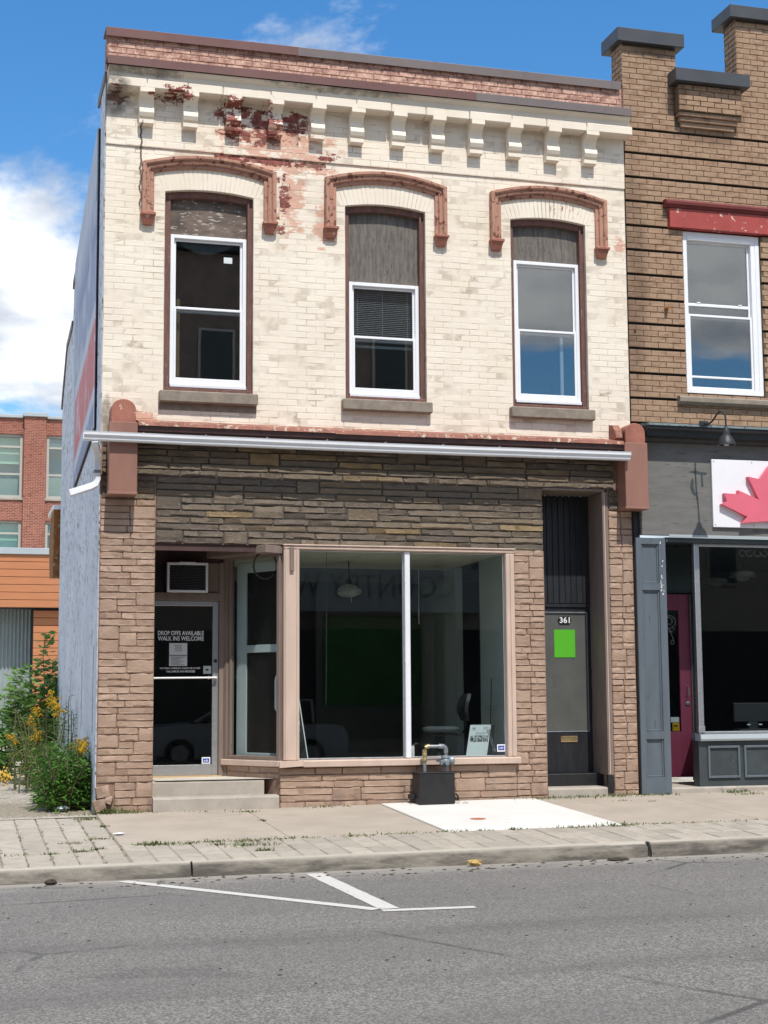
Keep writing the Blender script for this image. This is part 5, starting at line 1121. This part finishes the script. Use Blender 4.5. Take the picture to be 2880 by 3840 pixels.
MB().box(9.45, 9.575, 1.012, 1.016, .935, 1.005).build('notice', 'interior', ND); n_ = MB().box(9.475, 9.58, 1.012, 1.016, .82, .93).build('notice', 'gold', ND); MB().box(9.49, 9.55, 1.008, 1.0112, .88, .895).build('notice_print', 'ink', n_)
MB().box(8.95, 9.80, .99, 1.06, 2.70, 3.34).build('door_transom', 'slatedark', NB); MB().box(9.78, 9.84, .95, 1.06, .15, 2.70).build('door_post', 'slatedark', NB); MB().box(9.765, 9.779, .97, .99, .2, 2.68).build('door_trim', 'silver', NB)
NWI = MB(); NWI.cbox(9.385, 9.46, .05, .13, .80, 3.29, .006); NWI.cbox(9.46, NX1, .05, .13, .80, .83, .006); NWI.cbox(9.461, NX1, .05, .13, 3.25, 3.29, .006); NWI = NWI.build('display_window', 'silver', NB)
MB().box(9.461, NX1, .085, .091, .831, 3.25).build('pane', 'glass', NWI); MB().add([(9.388, .131, .80), (9.394, .131, .80), (9.79, .95, .80), (9.784, .95, .80), (9.388, .131, 3.28), (9.394, .131, 3.28), (9.79, .95, 3.28), (9.784, .95, 3.28)], [(0,1,5,4), (1,2,6,5), (2,3,7,6), (3,0,4,7)]).build('pane', 'glass', NWI)
MB().prism_x([(.15, .71), (-.02, .71), (-.03, .735), (-.02, .79), (.15, .80)][::-1], 9.365, NX1).build('sill', 'greycoping', NWI)
bk_ = MB().box(9.36, NX1, .03, .2, .0, .709).build('bulkhead', 'slatedark', NB)
MB().add([(9.36, .2, .0), (9.40, .2, 0), (9.80, .97, 0), (9.76, .97, 0), (9.36, .2, .79), (9.40, .2, .79), (9.80, .97, .79), (9.76, .97, .79)], [(0,1,5,4), (1,2,6,5), (2,3,7,6), (3,0,4,7), (4,5,6,7)]).build('bulkhead_return', 'slatedark', NB)
for x0 in (9.48, 10.0, 10.52, 11.04, 11.56): b = MB(); frame_rect(b, x0, x0+.46, .23, .645, .005, .0295, .03); b.build('panel_bead', 'slate', bk_)
MB().cbox(9.37, 9.46, .03, .05, .82, .90, .003).build('corner_plate', 'silver', NWI)
step(8.93, 13.5, -.02, 1.0, -.1, .125, 'step', NB)
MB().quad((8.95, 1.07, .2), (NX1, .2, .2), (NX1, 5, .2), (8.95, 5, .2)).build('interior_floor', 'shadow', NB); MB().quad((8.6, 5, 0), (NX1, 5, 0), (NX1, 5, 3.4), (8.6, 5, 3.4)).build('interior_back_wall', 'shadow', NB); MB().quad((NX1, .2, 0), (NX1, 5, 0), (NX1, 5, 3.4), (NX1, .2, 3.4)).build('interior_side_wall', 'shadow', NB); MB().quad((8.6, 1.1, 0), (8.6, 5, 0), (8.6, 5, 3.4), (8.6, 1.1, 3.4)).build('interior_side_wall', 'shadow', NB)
for cx, cy, lab in ((11.68, 3.0, 'white schoolhouse pendant inside the neighbour shop, the nearer one'), (11.9, 4.3, 'white schoolhouse pendant deeper inside the neighbour shop')):
    PL = thing('pendant_lamp', lab, 'lamp', (cx, cy, 3.0)); MB().tube([(cx, cy, 3.345), (cx, cy, 3.20)], .012, 6).build('rod', 'black', PL)
    MB().lathe([(.06, .20), (.12, .17), (.205, .14), (.205, .07), (.12, .05), (.09, .02), (.02, .0)], (cx, cy, 3.03), 'z', 18).build('shade', 'shade', PL, smooth=True)
MO = thing('computer_monitor', 'dark monitor on the sill inside the neighbour display window', 'monitor', (10.7, 1.0, .80))
MB().cbox(10.39, 10.95, .98, 1.03, .93, 1.19, .008).build('screen', 'chairback', MO); MB().cbox(10.6, 10.75, .97, 1.07, .83, .93, .006).build('stand', 'chairback', MO); MB().cbox(10.42, 10.95, .9, 1.1, .80, .835, .006).build('shelf', 'chairback', MO)
for xx in (10.58, 10.76): MB().cbox(xx, xx+.05, .968, .979, .885, .90, .001).build('label_plate', 'paper', MO)
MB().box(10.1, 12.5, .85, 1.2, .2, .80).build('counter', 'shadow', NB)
# hanging sign scrolls at the window head
scr = MB()
for k, cx in enumerate((10.15, 10.25, 10.37, 10.47)): scr.tube([(cx+.05*math.cos(t), .15, 3.18+.04*math.sin(t)) for t in [k+5.0*i/10 for i in range(11)]], .005, 5)
scr.build('window_lettering', 'printgrey', NWI)

# ------------------------------------------------------------------ background buildings to the left
OB = thing('orange_clad_building', 'single-storey building with orange plank fascia and corrugated steel wall', 'building', (0, 24.5, 0))
zb = [3.73+.2045*i for i in range(8)]
for z0_, z1_ in zip(zb, zb[1:]): MB().cbox(-9, 3.4, 24.0+random.uniform(0, .006), 24.06, z0_+.006, z1_-.006, .008).build('plank', 'orange', OB)
MB().box(-9, 3.4, 24.061, 25.1, 3.74, 5.15).build('fascia_core', 'shadow', OB); MB().cbox(-9.05, 3.45, 23.94, 25.2, 5.155, 5.33, .01).build('coping', 'greycoping', OB)
for i in range(18): z0_ = i*.2045; MB().cbox(2.10, 3.4, 24.30+random.uniform(0, .006), 24.36, z0_+.006, min(3.72, z0_+.199), .008).build('plank', 'orange', OB)
MB().box(2.10, 3.4, 24.361, 25.1, 0, 3.735).build('column_core', 'shadow', OB)
cw = MB(); N = 440
for i in range(N+1): x = -9+(2.1+9)*i/N; yy = 25.0+.03*math.cos(i*math.pi/2); cw.v += [(x, yy, -.1), (x, yy, 3.74)]
cw.f = [(2*i, 2*i+2, 2*i+3, 2*i+1) for i in range(N)]; cw.build('corrugated_wall', 'corrug', OB); MB().box(-9, 3.4, 25.11, 34, -.1, 5.1).build('rear_body', 'shadow', OB)
MB().box(-9, 3.4, 20.8, 24.99, -.1, .06).build('apron', 'sidewalk', kind='structure')
RB = thing('red_brick_block', 'three-storey red brick block with grey-framed windows behind the orange building', 'building', (4, 56, 0))
RX0, RX1, RY0 = -14, 16, 56.3
cols = [(-11.5, -10.4), (-8.6, -6.4), (-3.3, -1.1), (.7, 3.02), (4.12, 6.3), (7.9, 10.1), (12, 14)]
lv = [(10.77, 13.82), (6.6, 9.68), (2.4, 5.5)]
w_ = MB(); xs = [RX0] + [v for c in cols for v in c] + [RX1]
for i in range(0, len(xs), 2): w_.box(xs[i], xs[i+1], RY0, RY0+.5, -.1, 14.6)
for a, b_ in cols:
    zz = [-.1] + [v for l in reversed(lv) for v in l] + [14.6]
    for i in range(0, len(zz), 2): w_.box(a, b_, RY0, RY0+.5, zz[i], zz[i+1])
w_.build('wall', 'farbrick', RB); MB().box(3.06, 4.08, RY0-.25, RY0-.001, -.1, 14.65).build('pilaster', 'farbrick', RB)
MB().cbox(RX0-.1, 3.0, RY0-.12, RY0+.6, 14.6, 14.76, .02).build('coping', 'greycoping', RB); MB().cbox(3.0, 4.13, RY0-.36, RY0+.6, 14.652, 14.85, .02).build('coping', 'greycoping', RB); MB().cbox(4.13, RX1, RY0-.12, RY0+.6, 14.6, 14.76, .02).build('coping', 'greycoping', RB)
MB().box(RX0, RX1, RY0+3, RY0+12, -.1, 14.4).build('body', 'shadow', RB)
for (a, b_) in cols:
    for (z0_, z1_) in lv:
        wf = MB(); frame_rect(wf, a+.01, b_-.01, z0_+.01, z1_, RY0+.1, RY0+.3, .12); h = z1_-z0_
        nar = a > 4
        wf.box(a+.12, b_-.12, RY0+.12, RY0+.28, z0_+h*.36, z0_+h*.36+.1); wf.box(a+.12, b_-.12, RY0+.12, RY0+.28, z0_+h*.79, z0_+h*.79+.1)
        wf = wf.build('window', 'greyframe', RB); MB().box(a+.12, b_-.12, RY0+.2, RY0+.21, z0_+.12, z1_-.12).build('pane', 'glass_far', wf)
        MB().box(a+.12, b_-.12, RY0+.5, RY0+.52, z0_+h*.55, z1_-.1).build('roller_blind', 'blindgreen' if not nar else 'greyframe', wf) if a < 4 else MB().box(a+.12, b_-.12, RY0+.22, RY0+.24, z0_+h*.8, z1_-.1).build('vent_panel', 'greymetal', wf)
        MB().box(a, b_, RY0+.9, RY0+.92, z0_, z1_).build('room', 'interior', wf); MB().cbox(a-.05, b_+.05, RY0-.08, RY0+.1, z0_-.11, z0_+.009, .01).build('sill', 'concrete', wf)

# ------------------------------------------------------------------ plants
def leaf_geo(b, p, d, L, Wd, rr, lobed=False):
    """one folded leaf from p along d"""
    d = d.normalized(); s = d.cross(Vector((rr.uniform(-.4, .4), rr.uniform(-.4, .4), 1))); s = s.normalized() if s.length > .01 else Vector((1, 0, 0)); nrm = s.cross(d)
    if lobed:
        pts = [p, p+d*L*.3+s*Wd*.55, p+d*L*.55+s*Wd*.32, p+d*L*.72+s*Wd*.5, p+d*L, p+d*L*.72-s*Wd*.5, p+d*L*.55-s*Wd*.32, p+d*L*.3-s*Wd*.55]
        m_ = [p+d*L*.5-nrm*Wd*.12]; o = len(b.v); b.v += [tuple(q_) for q_ in pts+m_]; b.f += [(o+i, o+(i+1) % 8, o+8) for i in range(8)]
    else: b.add([p, p+d*L*.45+s*Wd*.5+nrm*Wd*.15, p+d*L-Vector((0, 0, L*.18)), p+d*L*.45-s*Wd*.5+nrm*Wd*.15], [(0, 1, 2), (0, 2, 3)])
def stalk(rr, base, h, lean, N=7, droop=0):
    a = rr.uniform(0, 6.28); pts = []
    for i in range(N+1):
        t = i/N; pts.append(Vector(base)+Vector((lean[0]*t*t*h, lean[1]*t*t*h, h*t-droop*h*t**3))+Vector((rr.uniform(-1, 1), rr.uniform(-1, 1), 0))*.012*h*t)
    return pts
def at_t(pts, t): f_ = t*(len(pts)-1); i = min(int(f_), len(pts)-2); return pts[i].lerp(pts[i+1], f_-i)
def herb(name, label, cat, seed, base, stems, mat, leafL, leafW, per, lobed=False, flowers=0, group=None, low=.06, spread=.15):
    """a clump of leafy stems; stems = list of (dx, dy, height, leanx, leany)"""
    rr = random.Random(seed); t = thing(name, label, cat, base, group); sb, lb, fb = MB(), MB(), MB()
    for dx, dy, h, lx, ly in stems:
        pts = stalk(rr, (base[0]+dx, base[1]+dy, base[2]), h, (lx, ly)); sb.tube(pts, [.010*(1-.7*i/7)+.002 for i in range(8)], 5)
        for k in range(per):
            u_ = low+(1-low)*(k+rr.random())/per; p = at_t(pts, u_); a = rr.uniform(0, 6.28); el = rr.uniform(-.25, .75)
            d_ = Vector((math.cos(a)*math.cos(el), math.sin(a)*math.cos(el), math.sin(el))); off = d_*rr.uniform(0, spread)*(1-.55*u_); kL = leafL*rr.uniform(.6, 1.2)*(1-.35*u_)
            if off.length > .05: sb.tube([p, p+off], [.004, .002], 3, False)
            leaf_geo(lb, p+off, d_, kL, leafW*rr.uniform(.7, 1.2)*(1-.25*u_), rr, lobed)
        if flowers and rr.random() < flowers:
            fb = MB()
            for k in range(14):
                q0 = at_t(pts, .82+.18*rr.random()); a = rr.uniform(0, 6.28); arch = rr.uniform(.05, .13)
                for j in range(9):
                    s_ = j/8; c_ = q0+Vector((math.cos(a)*arch*s_, math.sin(a)*arch*s_, .05*math.sin(s_*2.6)+.01)); e = rr.uniform(.006, .012)
                    fb.add([c_+Vector((-e, 0, 0)), c_+Vector((e, rr.uniform(-e, e), 0)), c_+Vector((0, 0, e*1.6)), c_+Vector((0, e, -e*.4))], [(0, 1, 2), (1, 3, 2), (3, 0, 2)])
            fb.build('flower', 'gold', t)
    sb.build('stem', 'stem', t); lb.build('foliage', mat, t)
    return t
rr = random.Random(77)
def clump(n, rx, ry, h0, h1, lean=.25): return [(rr.uniform(-rx, rx), rr.uniform(-ry, ry), rr.uniform(h0, h1), rr.uniform(-lean, lean), rr.uniform(-lean, lean)) for _ in range(n)]
herb('leafy_shrub', 'dense green leafy shrub at the foot of the pale blue side wall', 'shrub', 1, (1.38, .95, -.02), clump(64, .26, .55, .42, .82, .32), 'leaf_a', .14, .032, 70, spread=.16)
herb('goldenrod', 'tall thin goldenrod against the pale blue wall, behind the dense shrub', 'plant', 2, (1.47, 2.9, -.02), clump(10, .13, .4, 1.05, 1.42, .08), 'leaf_b', .11, .016, 60, flowers=.35, spread=.04, group='goldenrod beside the wall')
herb('goldenrod', 'low goldenrod with a yellow plume rising from the dense shrub', 'plant', 12, (1.52, .75, -.02), clump(6, .07, .2, .72, .84, .06), 'leaf_c', .10, .018, 46, flowers=.4, spread=.05, group='goldenrod beside the wall')
herb('goldenrod', 'bushy goldenrod with several yellow plumes left of the dense shrub', 'plant', 3, (1.22, 5.2, -.02), clump(22, .28, .7, .75, 1.2, .22), 'leaf_c', .13, .02, 46, flowers=.22, spread=.1, group='goldenrod beside the wall')
herb('broadleaf_sapling', 'young broad-leaved sapling standing at the rear corner of the blue wall', 'tree', 4, (1.48, 7.0, -.02), [(0, 0, 2.32, -.03, 0), (-.12, .1, 1.75, -.22, 0), (.1, -.1, 1.7, .06, 0), (-.05, -.2, 1.5, -.28, -.1), (.1, .2, 1.95, .0, 0), (-.18, 0, 1.35, -.2, .1), (0, -.3, 1.2, .05, 0), (.14, .1, 1.3, .1, 0), (-.25, -.1, 1.5, -.22, 0), (.05, -.35, 1.6, -.05, 0), (-.1, .25, 1.85, -.1, 0), (-.3, .1, 1.15, -.25, 0), (.12, -.2, 1.1, .05, 0)], 'leaf_b', .17, .17, 110, True, spread=.34, low=.15)
herb('broadleaf_shrub', 'pale broad-leaved shrub at the left edge before the corrugated wall', 'shrub', 5, (.62, 8.8, -.02), clump(20, .42, .5, .8, 1.42, .22), 'leaf_b', .17, .13, 40, True, spread=.2)
dg = thing('drooping_goldenrod', 'single goldenrod stem drooping over the lot at far left', 'plant', (1.05, 3.6, 0)); pts = [Vector((1.1, 4.2, .55)), Vector((1.0, 3.9, .62)), Vector((.88, 3.7, .55)), Vector((.78, 3.6, .38)), Vector((.72, 3.55, .22))]
sb = MB().tube([(1.2, 4.4, 0), (1.17, 4.3, .3)]+[tuple(p) for p in pts], .006, 5); sb.build('stem', 'stem', dg); lb, fb = MB(), MB()
for k in range(46):
    p = at_t(pts, rr.random()); a = rr.uniform(0, 6.28); leaf_geo(lb, p, Vector((math.cos(a), math.sin(a), -.2)), .09, .014, rr)
for k in range(110): c_ = pts[-1]+Vector((rr.gauss(0, .05), rr.gauss(0, .05), rr.gauss(.03, .05))); e = rr.uniform(.008, .015); fb.add([c_+Vector((-e, 0, 0)), c_+Vector((e, 0, 0)), c_+Vector((0, e, e*1.5)), c_+Vector((0, -e, -e))], [(0, 1, 2), (1, 3, 2), (3, 0, 2)])
lb.build('foliage', 'leaf_c', dg); fb.build('flower', 'gold', dg, kind='stuff')
# weeds in the joints
wd = MB(); rr = random.Random(31)
def tuft(x, y, n, h, spread):
    for _ in range(n):
        px_, py_ = x+rr.gauss(0, spread), y+rr.gauss(0, spread*.35); a = rr.uniform(0, 6.28); l = h*rr.uniform(.4, 1.2); z0_ = zs(px_, py_)-.004; wv = rr.uniform(.003, .007)
        t = Vector((math.cos(a)*l*.8, math.sin(a)*l*.8, l*rr.uniform(.35, 1))); s = Vector((-math.sin(a), math.cos(a), 0))*wv; p = Vector((px_, py_, z0_))
        wd.add([p-s, p+s, p+t*.6+s*.8+Vector((0, 0, l*.12)), p+t, p+t*.6-s*.8+Vector((0, 0, l*.12))], [(0, 1, 2, 4), (4, 2, 3)])
for x, y, n, h, s in ((1.8, -.06, 150, .10, .12), (2.15, -.05, 60, .06, .12), (2.05, -.1, 40, .05, .15), (2.9, -.14, 60, .03, .3), (3.35, -.35, 70, .035, .06), (3.38, -1.2, 30, .03, .02), (3.4, -2.62, 40, .03, .1), (2.0, -2.72, 120, .045, .12), (2.35, -2.75, 60, .04, .09), (2.6, -2.95, 60, .035, .06), (2.95, -2.75, 120, .04, .16), (2.9, -3.05, 110, .04, .14), (2.95, -3.45, 60, .045, .05), (4.1, -2.68, 50, .04, .12),
                     (4.6, -2.68, 30, .035, .1), (5.1, -2.68, 50, .04, .1), (5.45, -2.69, 30, .035, .06), (5.8, -2.69, 40, .04, .05), (6.45, -2.69, 60, .035, .12), (7.0, -2.7, 130, .045, .14), (7.5, -2.7, 30, .03, .1), (8.3, -2.72, 20, .03, .2), (7.1, -.06, 200, .035, .2), (7.6, -.05, 220, .04, .25), (8.3, -.05, 240, .05, .25), (8.75, -.1, 60, .04, .15), (9.8, -.12, 90, .06, .12), (9.9, -.35, 60, .04, .12),
                     (4.35, -.12, 70, .03, .14), (1.64, -1.2, 50, .035, .03), (1.5, -2.2, 70, .035, .06), (1.42, -2.9, 60, .035, .04), (1.2, -2.4, 40, .03, .08), (1.25, -3.0, 50, .035, .05), (.95, -3.1, 40, .03, .05), (.6, -3.1, 30, .03, .1), (1.5, -.5, 60, .04, .06), (8.0, -.6, 24, .03, .06), (8.3, -.75, 20, .03, .05), (2.55, -2.72, 60, .04, .1), (9.0, -2.75, 20, .03, .05)): tuft(x, y, n, h, s)
for k in range(260): x = rr.uniform(1.7, 10); tuft(x, -2.67, 2, .02, .03)
for k in range(120): x = 1.64-.229*rr.randint(1, 6)+.11; tuft(1.64-.229*rr.randint(0, 5), rr.uniform(-3.8, -.4), 3, .018, .012)
wd.build('joint_weeds', 'weed', kind='stuff', label='short weeds growing in the pavement joints')
# litter
def crumple(seed, c, r_, mat, name, label, flat=.6):
    q_ = random.Random(seed); b = MB(); n, mm = 9, 6
    for j in range(mm+1):
        for i in range(n):
            th, ph = 2*math.pi*i/n, math.pi*j/mm; k = r_*q_.uniform(.65, 1.1); b.v.append((c[0]+k*math.sin(ph)*math.cos(th)*1.5, c[1]+k*math.sin(ph)*math.sin(th), c[2]+max(-r_*flat*.9, k*math.cos(ph)*flat)))
    b.f = [(j*n+i, j*n+(i+1) % n, (j+1)*n+(i+1) % n, (j+1)*n+i) for j in range(mm) for i in range(n)]; tagged(b.build(name, mat), label, name.replace('_', ' '))
crumple(1, (4.87, -4.10, zr(4.87)+.035), .055, 'litter', 'litter', 'crumpled yellow wrapper lying against the kerb')
crumple(2, (6.35, -4.10, zr(6.35)+.012), .09, 'leafdebris', 'debris', 'long dark scrap lying in the gutter near the kerb joint', .2)
crumple(3, (.9, -4.13, zr(.9)+.025), .04, 'leafdebris', 'debris', 'small dark clod in the gutter at far left', .7)
crumple(4, (1.72, -1.95, zs(1.72, -1.95)+.02), .045, 'paper', 'litter', 'small white paper scrap on the first sidewalk slab', .3)
crumple(5, (1.3, .35, .03), .05, 'greymetal', 'stone_lump', 'grey stone lump lying under the dense shrub', .7)
sp = MB(); q_ = random.Random(8)
for k in range(320):
    x, y = q_.uniform(.3, 9), q_.choice([q_.uniform(-4.5, -4.05), q_.uniform(-9.5, -4.2)]); e = q_.uniform(.006, .022) if y > -4.6 else q_.uniform(.004, .012); z0_ = zr(x)+.002
    sp.add([(x-e*1.6, y, z0_), (x, y-e, z0_), (x+e*1.5, y+e*.2, z0_), (x, y+e, z0_), (x, y, z0_+e*.5)], [(0, 1, 4), (1, 2, 4), (2, 3, 4), (3, 0, 4)])
sp.build('road_grit', 'leafdebris', kind='stuff', label='dark grit and leaf crumbs scattered on the road')
gv = MB(); q_ = random.Random(18)
for k in range(1500):
    x, y = q_.uniform(-.6, 1.62), -.25+10*q_.random()**2; e = q_.uniform(.006, .02); z0_ = zs(x, 0)-.012+.025*(mnoise.noise(Vector((x*1.3, y*.9, 2))) if y > .2 else 0)
    gv.add([(x-e, y-e*.4, z0_), (x+e*.3, y-e, z0_), (x+e, y+e*.3, z0_), (x-e*.4, y+e, z0_), (x, y, z0_+e*.8)], [(0, 1, 4), (1, 2, 4), (2, 3, 4), (3, 0, 4)])
gv.build('lot_gravel', 'concrete', kind='stuff', label='loose gravel scattered over the vacant lot')

# ------------------------------------------------------------------ the other side of the street (seen mirrored in the glass)
MB().box(-40, 40, -24, -17.0, -1, -.17).build('opposite_sidewalk', 'sidewalk', kind='structure')
def opposite(name, label, x0, x1, h, mat, floors):
    t = thing(name, label, 'building', ((x0+x1)/2, -21.6, -.17)); MB().box(x0, x1, -30, -21.6, -.17, h).build('wall', mat, t); MB().cbox(x0-.1, x1+.1, -30.1, -21.35, h, h+.35, .03).build('cornice', 'corn', t)
    k = int((x1-x0)/2.4)
    for fz in floors:
        for i in range(k):
            xx = x0+1.2+i*2.4; w_ = MB().cbox(xx-.5, xx+.5, -21.6, -21.52, fz, fz+1.9, .02).build('window', 'greyframe', t); MB().box(xx-.42, xx+.42, -21.52, -21.50, fz+.08, fz+1.82).build('pane', 'slatedark', w_)
    MB().cbox(x0+.3, x1-.3, -21.6, -21.5, .2, 3.1, .03).build('shopfront', 'ink', t)
    return t
O1 = opposite('opposite_shop_building', 'tall dark brick shop building across the street, mirrored in the shop window', -9, 12.6, 13.2, 'oppbrick', (5.6, 9.2)); opposite('opposite_low_building', 'low pale building across the street, mirrored beside the tall one', 12.9, 34, 7.2, 'concrete', (4.4,))
ob = MB().cbox(7.6, 13.9, -21.5, -21.36, 3.55, 4.75, .02); OS = thing('opposite_sign', 'pale country shop sign across the street, seen reversed in the shop window', 'sign', (10.7, -21.4, 3.55)); ob.build('board', 'greycoping', OS)
text('COUNTRY WAY', 'lettering', 'slate', OS, 10.4, -21.35, 4.25, 5.4, .62, rot=(R(90), 0, R(180)))
# parked car
CAR = thing('parked_car', 'silver hatchback parked across the street, mirrored in the shop window', 'car', (6.4, -16.2, zr(6.4)))
cx0 = 4.2; zc_ = zr(6.4)
sec = [(0, .45, .75, .72), (.12, .30, .95, .82), (.9, .25, 1.02, .88), (1.25, .25, 1.06, .9), (2.6, .25, 1.08, .9), (3.9, .25, 1.06, .9), (4.3, .30, 1.0, .85), (4.42, .42, .85, .75)]
b = MB()
for x, zl, zt, hw in sec:
    for k in range(10):
        a = [(-1, 0), (-1.0, .35), (-.98, .7), (-.9, .95), (-.6, 1), (.6, 1), (.9, .95), (.98, .7), (1, .35), (1, 0)][k]; b.v.append((cx0+x, -16.2+a[0]*hw, zc_+zl+(zt-zl)*a[1]))
for i in range(len(sec)-1):
    for k in range(9): b.f.append((i*10+k, i*10+k+1, (i+1)*10+k+1, (i+1)*10+k))
    b.f.append((i*10+9, i*10, (i+1)*10, (i+1)*10+9))
b.f += [tuple(range(9, -1, -1)), tuple(range(70, 80))]; b.build('body', 'carwhite', CAR, smooth=True)
b = MB(); top = [(1.15, 1.05, .86), (1.95, 1.50, .70), (3.6, 1.52, .70), (4.25, 1.03, .84)]
for x, zt, hw in top: b.v += [(cx0+x, -16.2-hw, zc_+zt), (cx0+x, -16.2+hw, zc_+zt)]
b.f = [(0, 1, 3, 2), (4, 5, 7, 6), (0, 2, 4, 6), (1, 7, 5, 3)]; b.build('glazing', 'ink', CAR)
MB().cbox(cx0+1.95, cx0+3.65, -16.9, -15.5, zc_+1.49, zc_+1.56, .03).build('roof', 'carwhite', CAR)
for px_, sgn in ((2.0, 1), (2.75, 1), (3.6, 1)): MB().tube([(cx0+px_, -16.2+.72, zc_+1.5), (cx0+px_+(.0 if px_ > 2 else -.78), -16.2+.87, zc_+1.05)], .035, 5).build('pillar', 'carwhite', CAR)
for wx in (.85, 3.5):
    for yy in (-17.02, -15.42):
        wh = MB().lathe([(.20, 0), (.32, .0), (.34, .03), (.34, .19), (.32, .22), (.20, .22)], (cx0+wx, yy, zc_+.34), 'y', 20).build('wheel', 'tyre', CAR); MB().lathe([(.03, .0), (.2, -.005), (.2, .01)], (cx0+wx, yy+.222, zc_+.34), 'y', 14).build('rim', 'silver', wh)
for yy in (-16.9, -15.6): MB().cbox(cx0-.0, cx0+.1, yy, yy+.22, zc_+.7, zc_+.82, .02).build('headlight', 'glass_far', CAR)
